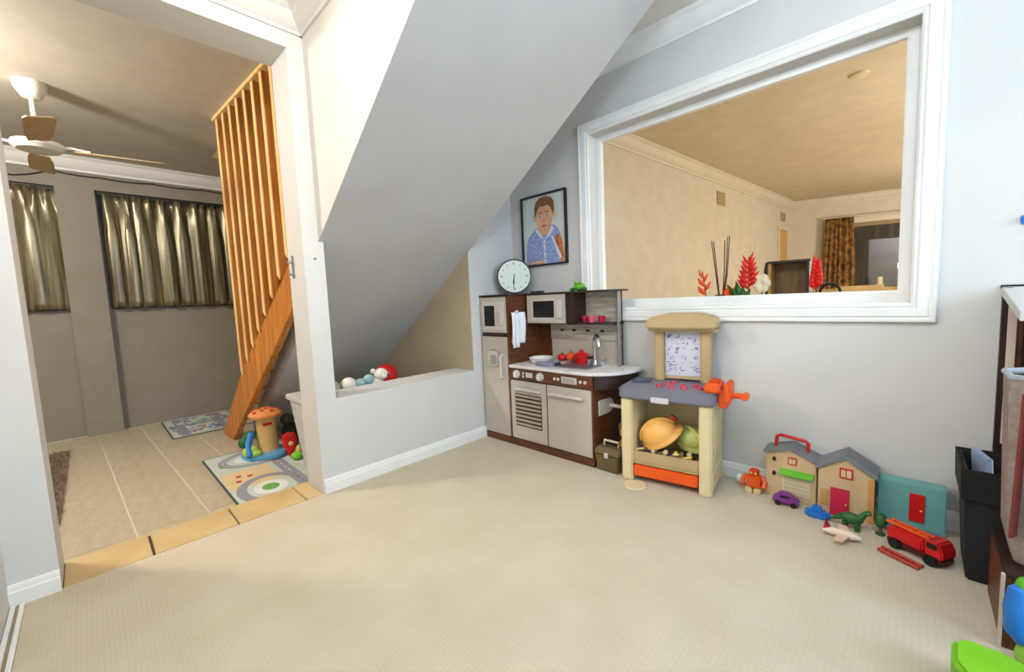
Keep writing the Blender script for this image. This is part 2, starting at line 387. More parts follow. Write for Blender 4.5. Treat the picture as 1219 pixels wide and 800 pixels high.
# far wall with the big night window
WS0, WS1, WZ0, WZ1 = .80, 3.2, .35, 2.0
b = B(); wallseg(b, FP(-.1), FP(WS0), 0, 2.6); wallseg(b, FP(WS1), FP(5), 0, 2.6); wallseg(b, FP(WS0), FP(WS1), WZ1, 2.6); wallseg(b, FP(WS0), FP(WS1), 0, WZ0)
struct('wall_lounge_far', b, CREAM, smooth=False)
struct('floor_lounge', B().box(-.3, WT, -.1, 5.5, 9, 0), mat('lounge_floor', (170, 140, 100), .6))
struct('ceiling_lounge', B().box(-.3, WT, 2.45, 5.5, 9, 2.55), CCEIL)
struct('wall_lounge_right', B().box(5.0, WT, 0, 5.1, 9, 2.5), CREAM)
def crown2(name, p, q, side, z=2.34, s=1.2, m=LTRIM):
    d = (q - p).normalized(); n = Vector((-d.y, d.x)) * side; v = []
    for e in (p, q): v += [(e.x + n.x * x * s, e.y + n.y * x * s, z + y * s) for x, y in CP]
    k = len(CP); struct(name, B().add(v, [list(range(k))[::-1], list(range(k, 2*k))] + [[i, (i+1) % k, k + (i+1) % k, k + i] for i in range(k)]), m)
crown2('trim_6', LW0, LW1, -1); crown2('trim_7', LW1, FP(4.5), -1)
lwd = (LW1 - LW0).normalized(); lwn = Vector((lwd.y, -lwd.x))
def on_lw(y, off=0.0):
    p = LW0 + lwd * ((y - LW0.y) / lwd.y); return p + lwn * off
for (ya, yb3, za, zb) in ((3.29, 3.52, 2.085, 2.25), (5.78, 6.0, 2.11, 2.25)):
    p, q = on_lw(ya), on_lw(yb3); mid = (p + q) / 2
    vt = thing('wall_vent', 'square beige wall vent high on the lounge wall, ' + ('nearer the playroom' if ya < 5 else 'above the far doorway'), 'vent', (mid.x, mid.y, za))
    d_ = q - p; n_ = lwn * .015
    build('plate', B().prism([tuple(p), tuple(q), tuple(q + n_), tuple(p + n_)], 'xy', za, zb), mat('vent_beige', (182, 164, 122), .7), vt, .002)
    for k in range(4):
        z = za + (zb - za) * (k + .6) / 4.4; a_, c_ = p + d_ * .12 + n_, p + d_ * .88 + n_; e_ = lwn * .006
        build('louvre', B().prism([tuple(a_), tuple(c_), tuple(c_ + e_), tuple(a_ + e_)], 'xy', z, z + .012), mat('vent_beige_dark', (160, 142, 104), .7), vt)
# doorway on the lounge wall
b = B(); p, q = on_lw(5.62), on_lw(6.15)
for (s, e, z0, z1) in ((5.62, 5.68, 0, 1.96), (6.09, 6.15, 0, 1.96), (5.62, 6.15, 1.96, 2.0)):
    p, q = on_lw(s, -.001), on_lw(e, -.001); n_ = lwn * .03; b.prism([tuple(p), tuple(q), tuple(q + n_), tuple(p + n_)], 'xy', z0, z1)
d1 = struct('door_1', b, LTRIM)
p, q = on_lw(5.68, -.001), on_lw(6.09, -.001); n_ = lwn * .012
build('door_leaf', B().prism([tuple(p), tuple(q), tuple(q + n_), tuple(p + n_)], 'xy', 0, 1.96), mat('door_oak', (206, 164, 96), .5), d1)
# far window: frame, glass, what stands outside
b = B(); fn = Vector((-fd.y, fd.x))
def fbox(b, s0, s1, z0, z1, o0, o1, mi=0):
    p, q = FP(s0), FP(s1); b.prism([tuple(p + fn * o0), tuple(q + fn * o0), tuple(q + fn * o1), tuple(p + fn * o1)], 'xy', z0, z1, mi); return b
for a in ((WS0, WS1, WZ1 - .06, WZ1), (WS0, WS1, WZ0, WZ0 + .05), (WS0, WS0 + .05, WZ0, WZ1), (WS1 - .05, WS1, WZ0, WZ1)): fbox(b, *a, -.01, .06)
w5 = struct('window_5', b, mat('bronze_frame', (150, 128, 92), .5))
build('pane', fbox(B(), WS0 + .05, WS1 - .05, WZ0 + .05, WZ1 - .06, .03, .036), mat('pane_glass', (235, 235, 235), .02, trans=1.0), w5)
build('valance', fbox(B(), WS0 - .05, WS1, WZ1, WZ1 + .09, -.04, -.001), LTRIM, w5)
struct('floor_patio', B().box(-2, 6.6, -.12, 6.5, 12, -.02), mat('patio', (90, 84, 78), .8))
struct('wall_patio', fbox(B(), -1, 6, 0, 3.2, 2.6, 2.7), mat('patio_wall', (120, 116, 112), .8))
ptr = thing('patio_lattice', 'dark lattice frame outside the lounge window', 'lattice', (FP(1.4).x, FP(1.4).y + 1.3, 0))
LB = mat('lattice_dark', (50, 44, 38), .7)
build('post', fbox(B(), .95, 1.33, 0, 2.4, 1.0, 1.06), LB, ptr); build('beam', fbox(B(), 1.33, 4, 1.8, 2.12, 1.0, 1.06), LB, ptr)
for k in range(9): build('strip', fbox(B(), .97 + k * .04, .98 + k * .04, 0, 2.38, .985, .9995), mat('lattice_pale', (104, 96, 86), .7), ptr)
for k in range(12): build('strip', fbox(B(), 1.4 + k * .2, 1.46 + k * .2, 1.82, 2.1, .985, .9995), MATS['lattice_pale'], ptr)
pl_ = point_light('patio_fill_light', (FP(2).x, FP(2).y + 1.9, 2.2), 18, (.85, .92, 1.0), .1); pl_.data.energy = 60  # added fill with no fixture, brightens the view outside
po = thing('patio_umbrella', 'folded pale parasol on the patio outside', 'parasol', (FP(2.2).x - .2, FP(2.2).y + 1.6, 0))
c0 = Vector((FP(2.2).x - .2, FP(2.2).y + 1.6, 0))
build('pole', B().cyl((c0.x, c0.y, -.02), (c0.x, c0.y, 1.95), .025), STEEL, po)
build('canopy', B().lathe((c0.x, c0.y, 0), [(.03, .95), (.30, 1.0), (.24, 1.4), (.10, 1.75), (.03, 1.95)], 12), CLOTHW, po)
# lounge curtain
def curtain_mesh(p0, p1, nrm, z0, z1, folds, amp, gather=.6, flare=0.0, seed=1, nv=14, swing=.5):
    R = random.Random(seed); ph = [R.uniform(-.5, .5) for _ in range(folds + 2)]; am = [R.uniform(.6, 1.25) for _ in range(folds + 2)]
    d = p1 - p0; L = d.length; u = d / L
    def fn_(s, t):       # t = 0 top
        k = s * folds; i = int(k); fr_ = k - i; i2 = min(i + 1, folds)
        phs = ph[i] * (1 - fr_) + ph[i2] * fr_; a = am[i] * (1 - fr_) + am[i2] * fr_
        th_ = 2 * PI * (k + phs * .8)
        big = amp * a * math.sin(th_) * (.35 + .65 * min(1, t * 3.0))
        small = amp * .35 * math.sin(2 * PI * k * 3 + 1.3) * max(0, 1 - t * 4)
        side = amp * swing * math.sin(2 * th_) * min(1, .25 + t * 2)
        ss = .5 + (s - .5) * (1 + flare * t)
        p = p0 + u * (ss * L + side) + nrm * (big + small)
        return (p.x, p.y, z1 + (z0 - z1) * t + (.006 * math.sin(th_) if t == 1 else 0))
    return B().grid(fn_, folds * 20, nv)
CUR2 = mat('brown_leaf_curtain', (170, 124, 62), .7, var=(70, 44, 22), vscale=16, detail=4)
ct = thing('lounge_curtain', 'brown and gold leaf-patterned curtain beside the lounge window', 'curtain', (FP(.75).x, FP(.75).y - .15, 0))
build('drape', curtain_mesh(FP(.50) - fn * .12, FP(.86) - fn * .12, -fn, .05, 2.09, 6, .035, flare=.3, seed=3), CUR2, ct, solid=.004)
build('curtain_rod', B().cyl((*(FP(.45) - fn * .09), 2.1), (*(FP(3.2) - fn * .09), 2.1), .012), LTRIM, ct)
# sofa
sf = thing('sofa', 'tan high-backed sofa seen over the sill in the lounge', 'sofa', (2.3, 4.6, 0))
SOFA = mat('sofa_tan', (222, 200, 152), .85, var=(210, 184, 132), bump=.1, bscale=80)
build('back', B().box(1.2, 4.55, .2, 3.3, 4.75, .962), SOFA, sf, .04)
build('seat', B().box(1.16, 3.9, .12, 3.3, 4.55, .42), SOFA, sf, .04)
for xa, xc in ((1.48, 2.055), (2.10, 2.8)): build('cushion', B().box(xa, 4.34, .4, xc, 4.6, .99), SOFA, sf, .06, seg=4)
for xa in (1.02, 3.24): build('arm', B().box(xa, 3.9, .0, xa + .2, 4.75, .62), SOFA, sf, .05)
cn = thing('candle', 'small cream pillar candle on the lounge window ledge', 'candle', (FP(1.17).x, FP(1.17).y - .2, .96))
# ledge console behind sofa carrying the candle
pc = FP(1.2) - fn * .3
lg = thing('console_table', 'dark narrow console table behind the tan sofa', 'table', (pc.x, pc.y, 0))
LGM = mat('dark_console', (74, 54, 38), .5)
build('table_top', fbox(B(), .95, 2.6, .93, .96, -.42, -.14), LGM, lg)
for s in (1.0, 2.5): build('leg', fbox(B(), s, s + .05, 0, .93, -.38, -.18), LGM, lg)
cc = FP(1.17) - fn * .28
cn.location = (cc.x, cc.y, .96); INV[cn.name] = Matrix.Translation(cn.location).inverted()
build('wax', B().lathe((cc.x, cc.y, .96), [(.035, 0), (.04, .01), (.038, .14), (.03, .15)], 14), mat('candle_cream', (236, 226, 196), .6), cn)
build('wick', B().cyl((cc.x, cc.y, 1.11), (cc.x, cc.y, 1.125), .003), BLACK, cn)
# downlight in the lounge ceiling
dl = thing('downlight', 'round recessed downlight in the lounge ceiling', 'downlight', (1.941, 1.5, 2.44))
build('ring', B().lathe((1.941, 1.5, 2.437), [(.001, -.004), (.036, -.004), (.05, 0), (.056, .012), (.033, .0125)], 20), mat('downlight_ring', (226, 210, 178), .5), dl)
build('lens', B().cyl((1.941, 1.5, 2.444), (1.941, 1.5, 2.449), .034, n=20), mat('downlight_lens', (190, 160, 116), .4), dl)

# ================================================================== PLAYROOM LAMPS (above the frame)
for (x, y, lb) in ((1.15, -2.05, 'round frosted ceiling lamp near the stair bulkhead'), (2.35, -1.75, 'round frosted ceiling lamp added for the cool fill light')):  # the second is an invented fixture around the cool fill
    t = thing('ceiling_lamp', lb, 'lamp', (x, y, HC - .09))
    build('rim', B().lathe((x, y, HC - .02), [(.15, 0), (.17, 0), (.17, .02), (.15, .02)], 24), CHROME, t)
    build('diffuser', B().lathe((x, y, HC - .055), [(.05, 0), (.11, .012), (.15, .038), (.15, .052)], 24), mat('lamp_glass', (255, 244, 225), .5, emit=2.0), t)
t = thing('ceiling_lamp', 'round frosted ceiling lamp in the tiled room', 'lamp', (-1.3, -3.3, 2.42))
build('rim', B().lathe((-1.3, -3.3, 2.50), [(.15, 0), (.17, 0), (.17, .02), (.15, .02)], 24), CHROME, t)
build('diffuser', B().lathe((-1.3, -3.3, 2.465), [(.05, 0), (.11, .012), (.15, .038), (.15, .052)], 24), MATS['lamp_glass'], t)

# ================================================================== TILED ROOM THINGS
SP = lambda s, off=0.0: (s, -1.40 + .058 * s + off)
st = thing('staircase', 'timber staircase with a screen of upright orange slats and plain stringer', 'staircase', (-1.3, -1.3, ZT))
def sprism(b, poly, o0, o1, mi=0):      # polygon in (s, z) on the screen plane
    n = len(poly); v = [(*SP(s, o0), z) for s, z in poly] + [(*SP(s, o1), z) for s, z in poly]
    return b.add(v, [list(range(n))[::-1], list(range(n, 2*n))] + [[i, (i+1) % n, n + (i+1) % n, n + i] for i in range(n)], mi)
def zl(s): return ZT + (s + 2.172) * .745         # stringer underside
build('stringer', sprism(B(), [(-2.172, ZT + .001), (-.235, zl(-.235)), (-.235, zl(-.235) + .26), (-1.72, .52), (-2.43, ZT + .06), (-2.43, ZT + .001)], 0, .045), TIMBER, st, .004)
for k in range(9):
    s = -1.70 + k * .158
    if s > -.28: break
    zb_ = .50 + (s + 1.70) * .757
    b = B(); v = []
    for (o_, dz) in ((-.012, 0), (.125, -.02)):
        v += [(*SP(s, o_), zb_ + dz), (*SP(s + .040, o_), zb_ + dz), (*SP(s + .040, o_), 2.492), (*SP(s, o_), 2.492)]
    b.add(v, [[0, 1, 2, 3], [4, 7, 6, 5], [0, 4, 5, 1], [1, 5, 6, 2], [2, 6, 7, 3], [3, 7, 4, 0]], 0)
    sl = build('slat', b, TIMBER, st, 0, smooth=False)
    build('slat_edge', sprism(B(), [(s - .001, zb_ + .012), (s + .041, zb_ - .022), (s + .041, 2.492), (s - .001, 2.492)], -.018, -.0125), TIMBERL, sl)
build('head_board', sprism(B(), [(-1.74, 2.493), (-.235, 2.493), (-.235, 2.519), (-1.74, 2.519)], -.03, .11), TIMBERL, st, .002)
for k in range(9):
    x0 = -2.05 + k * .22; zt_ = ZT + .20 + k * .165
    build('tread', B().box(x0, -1.345, zt_ + .12, x0 + .25, YS1 - .01, zt_ + .15), TIMBER, st, .004)
struct('trim_8', B().prism([(-2.75, 2.519), (-1.95, 2.519), (-1.95, 2.35), (-2.2, 2.35)], 'xz', -1.36, YS1), mat('void_edge', (176, 148, 98), .7))

# ceiling fan
fx, fy = -1.86, -2.47
fan = thing('ceiling_fan', 'white ceiling fan with four tan blades in the tiled room', 'fan', (fx, fy, 2.1))
FW = mat('fan_white', (228, 224, 216), .4); FB = mat('fan_blade', (196, 170, 128), .5, var=(180, 152, 110), stretch=(1, 6, 1))
build('canopy', B().lathe((fx, fy, 2.42), [(.025, 0), (.045, .005), (.075, .06), (.08, .099)], 20), FW, fan)
build('downrod', B().cyl((fx, fy, 2.18), (fx, fy, 2.43), .014, n=12), FW, fan)
build('motor', B().lathe((fx, fy, 2.09), [(.03, 0), (.10, .008), (.125, .03), (.12, .055), (.06, .075), (.03, .10)], 24), FW, fan)
for k, a in enumerate((.06, 1.45, 3.16, 4.60)):
    d = Vector((math.cos(a), math.sin(a), 0)); n_ = Vector((-d.y, d.x, 0)); c = Vector((fx, fy, 2.118))
    pr = [(.17, -.045), (.17, .045), (.30, .060), (.60, .066), (.63, .05), (.63, -.05), (.60, -.066), (.30, -.060)]
    v = []
    for dz in (-.004, .004): v += [c + d * r + n_ * t + Vector((0, 0, dz + t * .22)) for r, t in pr]
    m = len(pr); bl = build('blade', B().add(v, [list(range(m))[::-1], list(range(m, 2*m))] + [[i, (i+1) % m, m + (i+1) % m, m + i] for i in range(m)]), FB, fan)
    build('blade_arm', B().tube([c + d * .10 + Vector((0, 0, .012)), c + d * .15 + Vector((0, 0, .02)), c + d * .24 + Vector((0, 0, .008))], .009, 8), FW, bl)

# curtains of the tiled room
for nm, y0, y1, folds, seed, lb in (('window_curtain', -3.38, -2.475, 6, 5, 'olive gold satin curtain nearest the left doorway jamb'), ('window_curtain', -2.13, -1.0, 8, 11, 'wide olive gold satin curtain beside the slatted stair')):
    t = thing(nm, lb, 'curtain', (XF + .05, (y0 + y1) / 2, 1.09), group='satin curtains in the tiled room')
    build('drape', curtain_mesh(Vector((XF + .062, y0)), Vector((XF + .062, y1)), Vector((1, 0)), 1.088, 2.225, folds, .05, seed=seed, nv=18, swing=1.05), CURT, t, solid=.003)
    build('curtain_track', B().box(XF + .05, y0 - .04, 2.205, XF + .07, y1 + .04, 2.24), mat('track_black', (30, 26, 22), .5), t)
# swagged black cable under the cornice
pts = []
import math as _m
ctl = [(-3.3, 2.33), (-2.69, 2.297), (-2.46, 2.383), (-2.13, 2.366), (-1.75, 2.372), (-1.3, 2.375), (-.9, 2.38)]
for i in range(len(ctl) - 1):
    for j in range(5):
        t_ = j / 5; (ya, za), (yb_, zb_) = ctl[i], ctl[i + 1]
        pts.append((XF + .107, ya + (yb_ - ya) * t_, za + (zb_ - za) * t_ - .012 * math.sin(PI * t_)))
build('cable', B().tube(pts, .006, 6), BLACK, label='thin black cable looped along the wall above the curtains', cat='cable')
# shag rug
rg = thing('shag_rug', 'brown shaggy rug on the tiles behind the left jamb', 'rug', (-2.1, -2.95, ZT))
RUG = mat('rug_brown', (168, 146, 122), .95, var=(118, 96, 76), vscale=40)
build('backing', B().prism(rrect(-2.95, -3.4, -1.2, -2.60, .12), 'xy', ZT, ZT + .012), RUG, rg)
b = B(); RR = random.Random(3)
for i in range(5200):
    x = RR.uniform(-2.98, -1.18); y = -2.57 - abs(RR.gauss(0, .16)); h = RR.uniform(.03, .055); a = RR.uniform(0, 6.28); l = .025
    if y < -3.4: continue
    dx, dy = math.cos(a) * .006, math.sin(a) * .006; tx, ty = RR.uniform(-l, l), RR.uniform(-l, l)
    b.add([(x - dx, y - dy, ZT + .01), (x + dx, y + dy, ZT + .01), (x + tx, y + ty, ZT + h)], [[0, 1, 2]])
build('pile', b, RUG, rg, smooth=False, kind='stuff', recalc=False)
# play mats: thin woven mats with printed streets
ROAD = mat('print_road', (150, 148, 158), .9); MINT = mat('print_mint', (196, 206, 196), .9); PTAN = mat('print_tan', (222, 196, 150), .9); PGR = mat('print_green', (110, 168, 80), .9)
PRED = mat('print_red', (190, 60, 50), .9); PBL = mat('print_blue', (92, 146, 186), .9); PWH = mat('print_white', (226, 228, 224), .9); PDK = mat('print_edge', (70, 84, 84), .9); PLIL = mat('print_lilac', (150, 140, 180), .9)
PM = [MINT, ROAD, PTAN, PGR, PRED, PBL, PWH, PDK, PLIL]
def flat(b, poly, z, mi):
    b.add([(x, y, z) for x, y in poly], [list(range(len(poly)))], mi)
def ring(b, cx, cy, rx, ry, w_, z, mi, n=40, a0=0, a1=2*PI):
    v = []
    for i in range(n + 1):
        a = a0 + (a1 - a0) * i / n
        v += [(cx + rx * math.cos(a), cy + ry * math.sin(a), z), (cx + (rx - w_) * math.cos(a), cy + (ry - w_) * math.sin(a), z)]
    b.add(v, [[2*i, 2*i + 1, 2*i + 3, 2*i + 2] for i in range(n)], mi)
def disc(b, cx, cy, rx, ry, z, mi, n=24): flat(b, [(cx + rx * math.cos(2*PI*i/n), cy + ry * math.sin(2*PI*i/n)) for i in range(n)], z, mi)
def rect(b, x0, y0, x1, y1, z, mi): flat(b, [(x0, y0), (x1, y0), (x1, y1), (x0, y1)], z, mi)
def playmat(label, x0, x1, y0, y1, kind):
    t = thing('play_mat', label, 'play mat', ((x0 + x1)/2, (y0 + y1)/2, ZT), group='street play mats on the tiles')
    z = ZT + .007
    build('mat_base', B().prism(rrect(x0, y0, x1, y1, .02), 'xy', ZT + .0005, z - .0005), PDK, t)
    b = B(); e = .0004; rect(b, x0 + .012, y0 + .012, x1 - .012, y1 - .012, z, 0)
    W = y1 - y0; L = x1 - x0
    if kind == 0:
        ring(b, x0 + .26, y0 + .36, .22, .30, .055, z + e, 1); ring(b, x0 + .26, y0 + .36, .192, .272, .004, z + 2*e, 6); disc(b, x0 + .26, y0 + .36, .12, .2, z + e, 6); disc(b, x0 + .26, y0 + .36, .06, .12, z + 2*e, 3)
        rect(b, x0 + .50, y0 + .02, x0 + .86, y0 + .33, z + e, 2); rect(b, x0 + .46, y0 + .36, x1 - .02, y0 + .44, z + e, 1)
        for k in range(9): rect(b, x0 + .48 + k * .09, y0 + .397, x0 + .53 + k * .09, y0 + .403, z + 2*e, 6)
        ring(b, x0 + .98, y0 + .23, .26, .20, .06, z + 2*e, 1, a0=.3, a1=5.9); disc(b, x0 + .98, y0 + .22, .12, .1, z + 2*e, 6); disc(b, x0 + .98, y0 + .22, .06, .05, z + 3*e, 3)
        rect(b, x0 + .55, y0 + .5, x1 - .05, y1 - .03, z + e, 6)
        for (px, py, m_) in ((.6, .1, 4), (.64, .16, 4), (.7, .08, 4), (.75, .55, 3), (.9, .6, 4), (1.0, .54, 3), (.62, .6, 5), (.30, .06, 3), (.1, .66, 3)):
            rect(b, x0 + px, y0 + py, x0 + px + .04, y0 + py + .03, z + 3*e, m_)
    else:
        RR = random.Random(9)
        rect(b, x0 + .03, y0 + .08, x1 - .03, y0 + .15, z + e, 1); rect(b, x0 + .03, y0 + .40, x1 - .03, y0 + .48, z + e, 1); rect(b, x0 + .35, y0 + .03, x0 + .42, y1 - .03, z + 1.5*e, 1)
        for k in range(120):
            px, py = RR.uniform(.03, L - .12), RR.uniform(.02, W - .08)
            rect(b, x0 + px, y0 + py, x0 + px + RR.uniform(.03, .075), y0 + py + RR.uniform(.02, .05), z + 2*e + k * 1e-5, RR.choice([1, 5, 6, 3, 4, 1, 1, 8, 5, 8]))
    build('print', b, PM, t, smooth=False, recalc=False)
playmat('pale street-print play mat by the tiled threshold', -1.75, -.42, -1.83, -1.08, 0)
playmat('colourful blue street-print play mat against the far wall', -3.56, -2.68, -1.90, -1.15, 1)

# toys under the stair, seen from the doorway
def tree_tower():
    x, y = -1.50, -1.45; z0 = ZT + .009
    t = thing('toy_tree_house', 'toy beige tower with orange mushroom roof on a blue base', 'toy', (x, y, z0))
    build('base', B().prism([(x + .20 * math.cos(a) * (1 + .15 * math.sin(3*a)), y + .16 * math.sin(a)) for a in [2*PI*i/28 for i in range(28)]], 'xy', z0, z0 + .03), SKY, t, .006)
    tw = build('tower', B().lathe((x, y + .03, z0 + .03), [(.082, 0), (.075, .03), (.07, .15), (.074, .26), (.09, .29)], 18), mat('toy_tan', (224, 184, 120), .5), t)
    build('window_slot', B().obox((x + .062, y + .02, z0 + .255), (.03, .06, .022), (0, 0, .1)), RED, tw)
    rf = build('roof', B().lathe((x, y + .03, z0 + .31), [(.09, -.012), (.118, 0), (.122, .02), (.10, .04), (.06, .06), (.02, .068)], 20), mat('toy_orange_tan', (232, 150, 84), .5), t)
    for k in range(12):
        a = k * 2.4; r_ = .03 + .006 * k
        build('roof_spot', B().ell((x + r_ * math.cos(a), y + .03 + r_ * math.sin(a), z0 + .31 + .066 - .00030 * (r_*100)**2 * .9), (.018, .018, .008), 8, 6), mat('toy_roof_red', (206, 66, 30), .5), rf)
    build('shrub', B().ell((x + .06, y - .11, z0 + .06), (.05, .06, .05), 12, 8).ell((x + .09, y - .09, z0 + .045), (.04, .05, .03), 12, 8), LIME, t)
    build('shrub', B().ell((x - .03, y - .12, z0 + .12), (.04, .05, .05), 12, 8).ell((x - .06, y - .08, z0 + .16), (.05, .05, .03), 12, 8), DGREEN, t)
    build('slide', B().tube([(x, y - .08, z0 + .19), (x + .05, y - .12, z0 + .12), (x + .12, y - .13, z0 + .04)], .022, 10), BLUE, t)
tree_tower()
def red_plush():
    x, y = -1.20, -1.335; z0 = ZT + .008
    t = thing('plush_toy', 'red plush toy with a cream spot leaning by the jamb', 'plush toy', (x, y, z0))
    M = Matrix.Rotation(.35, 4, 'X')
    b = B().prism([(-.01, 0), (.05, .10), (.06, .17), (.025, .20), (.0, .185), (-.03, .20), (-.055, .17), (-.05, .10)], 'yz', -.02, .02).map(lambda p: Vector((p.x, p.y, p.z)))
    b.map(lambda p: Vector((x + p.x - p.z * .3, y + p.y, z0 + p.z + .001))); build('body', b, mat('plush_red', (208, 34, 30), .9), t, .015, seg=3)
    build('spot', B().ell((x + .025 - .036, y + .0, z0 + .115), (.008, .018, .02), 10, 8), mat('plush_cream', (240, 214, 170), .9), t)
    build('foot', B().ell((x + .05, y + .02, z0 + .03), (.05, .045, .03), 12, 8), mat('plush_lime', (120, 206, 60), .8), t)
    build('tuft', B().ell((x + .05, y + .035, z0 + .075), (.025, .02, .035), 10, 8), mat('plush_yellow', (220, 206, 110), .8), t)
red_plush()
t = thing('dark_plush', 'dark green soft toy lying behind the red plush toy', 'plush toy', (-1.52, -1.26, ZT + .008))
build('body', B().ell((-1.52, -1.24, ZT + .12), (.06, .07, .11), 14, 10), mat('plush_dark', (40, 44, 32), .95), t)
build('head', B().ell((-1.50, -1.26, ZT + .25), (.05, .055, .05), 14, 10), mat('plush_dark2', (60, 60, 44), .95), t)
# storage tub under the stair that carries the soft toys seen over the ledge
tb = thing('storage_tub', 'pale grey plastic storage tub under the stair', 'storage tub', (-.66, -1.02, ZT))
TUB = mat('tub_grey', (206, 206, 204), .5)
def taper(b, x0, x1, y0, y1, z0, z1, ins, mi=0):
    v = [(x0 + ins, y0 + ins, z0), (x1 - ins, y0 + ins, z0), (x1 - ins, y1 - ins, z0), (x0 + ins, y1 - ins, z0), (x0, y0, z1), (x1, y0, z1), (x1, y1, z1), (x0, y1, z1)]
    return b.add(v, [[3, 2, 1, 0], [4, 5, 6, 7], [0, 1, 5, 4], [1, 2, 6, 5], [2, 3, 7, 6], [3, 0, 4, 7]], mi)
build('body', taper(B(), -.94, -.30, -1.40, -.62, ZT + .009, .36, .05), TUB, tb, .01)
build('lid', B().box(-.96, -1.42, .36, -.28, -.60, .40), TUB, tb, .008)
def soft(name, label, parts, cat='plush toy'):
    c = parts[0][1]; zb = min(p[1][2] - p[2][2] for p in parts)
    t = thing(name, label, cat, (c[0], c[1], zb))
    for pn, c_, r_, m_ in parts: build(pn, B().ell(c_, r_, 16, 12), m_, t)
PLG = mat('plush_grey', (176, 168, 150), .95, bump=.3, bscale=90); PLW = mat('plush_white', (236, 226, 214), .95, bump=.3, bscale=90); PLT = mat('plush_teal', (150, 186, 186), .95)
soft('red_ball', 'red ball among the soft toys in the stair alcove', [('shell', (-.52, -.86, .487), (.085, .085, .085), RED), ('valve', (-.44, -.885, .50), (.006, .008, .008), BLACK)], 'ball')
soft('plush_bear', 'white soft toy leaning on the red ball in the alcove', [('body', (-.42, -1.00, .455), (.055, .06, .055), PLW), ('head', (-.40, -.965, .525), (.045, .048, .042), PLW), ('muzzle', (-.355, -.962, .515), (.018, .02, .016), PLW), ('ear', (-.41, -1.015, .552), (.012, .02, .018), PLW), ('scarf', (-.41, -1.05, .50), (.035, .04, .035), PLT)])
soft('plush_dog', 'beige soft toy lying between white toy and alcove jamb', [('body', (-.41, -1.185, .46), (.06, .075, .06), PLG), ('head', (-.36, -1.215, .50), (.046, .05, .046), PLW), ('ear', (-.36, -1.255, .50), (.018, .012, .03), PLG), ('paw', (-.34, -1.145, .50), (.034, .036, .03), PLT)])
soft('plush_elephant', 'grey soft toy tucked in the left corner of the alcove', [('body', (-.42, -1.335, .455), (.07, .06, .056), PLG), ('head', (-.37, -1.31, .495), (.042, .044, .04), PLG)])
# small latch on the jamb and screw mark
t = thing('door_latch', 'small silver latch plate on the jamb beside the opening', 'latch', (-.16, YJ - .004, 1.16))
build('plate', B().box(-.172, YJ - .004, 1.17, -.148, YJ, 1.29), STEEL, t, .001)
build('bolt', B().cyl((-.16, YJ - .004, 1.255), (-.16, YJ - .03, 1.255), .008, n=10), CHROME, t)
build('bolt', B().cyl((-.16, YJ - .004, 1.19), (-.16, YJ - .025, 1.19), .008, n=10), STEEL, t)
build('wall_hook', B().cyl((.0, -1.498, 1.261), (.012, -1.498, 1.261), .007, .004, 10), STEEL, label='tiny screw hook in the wall left of the alcove', cat='hook')

# ================================================================== TOY KITCHEN
YF = -.37
kt = thing('toy_kitchen', 'dark wood and silver toy kitchen standing in the corner', 'toy kitchen', (.5, -.19, 0))
STONE = mat('stone_print', (206, 198, 186), .6, var=(160, 148, 136), vscale=5, stretch=(1.5, 1, 14), detail=5)
# carcass
build('side_panel', B().box(.004, YF + .012, 0, .018, -.02, 1.035), ESP, kt, .001)
build('side_panel', B().box(.268, YF + .002, .0, .284, -.02, 1.035), ESP, kt, .001)
build('side_panel', B().box(.93, YF + .004, 0, .946, -.03, .535), ESP, kt, .001)
build('plinth', B().box(.004, YF, 0, .946, YF + .02, .048), ESP, kt, .001)
build('fridge_top', B().box(.0, YF - .004, 1.03, .30, -.02, 1.042), ESPD, kt, .001)
build('back_panel', B().box(.018, -.03, .03, .95, -.02, 1.03), ESP, kt)
build('fridge_rail', B().box(.018, YF + .003, .752, .268, YF + .02, .772), ESPD, kt)
d = build('freezer_door', B().box(.012, YF - .004, .776, .264, YF + .012, 1.024), SILV, kt, .003)
fb = B(); fb.prism(rrect(.04, .80, .252, .995, .008), 'xz', YF - .008, YF - .004); build('door_frame', fb, SILVL, d)
build('door_window', B().box(.057, YF - .010, .822, .160, YF - .008, .966), BLACK, d)
build('handle', B().prism(rrect(.186, .83, .238, .945, .01), 'xz', YF - .018, YF - .008), SILVL, d, .003)
build('handle_grip', B().prism(rrect(.198, .85, .226, .925, .008), 'xz', YF - .026, YF - .018), mat('handle_lilac', (190, 180, 182), .4), d, .002)
d = build('fridge_door', B().box(.012, YF - .004, .052, .264, YF + .012, .748), SILV, kt, .003)
build('ice_dispenser', B().prism(rrect(.076, .535, .186, .655, .035, 6), 'xz', YF - .010, YF - .004), SILVL, d, .003)
build('dispenser_recess', B().prism(rrect(.098, .55, .164, .62, .02, 6), 'xz', YF - .0115, YF - .010), mat('recess_grey', (166, 158, 150), .5), d)
build('handle', B().tube([(.22, YF - .004, .625), (.22, YF - .026, .615), (.22, YF - .028, .54), (.22, YF - .026, .47), (.22, YF - .004, .46)], .009, 8), SILVL, d)
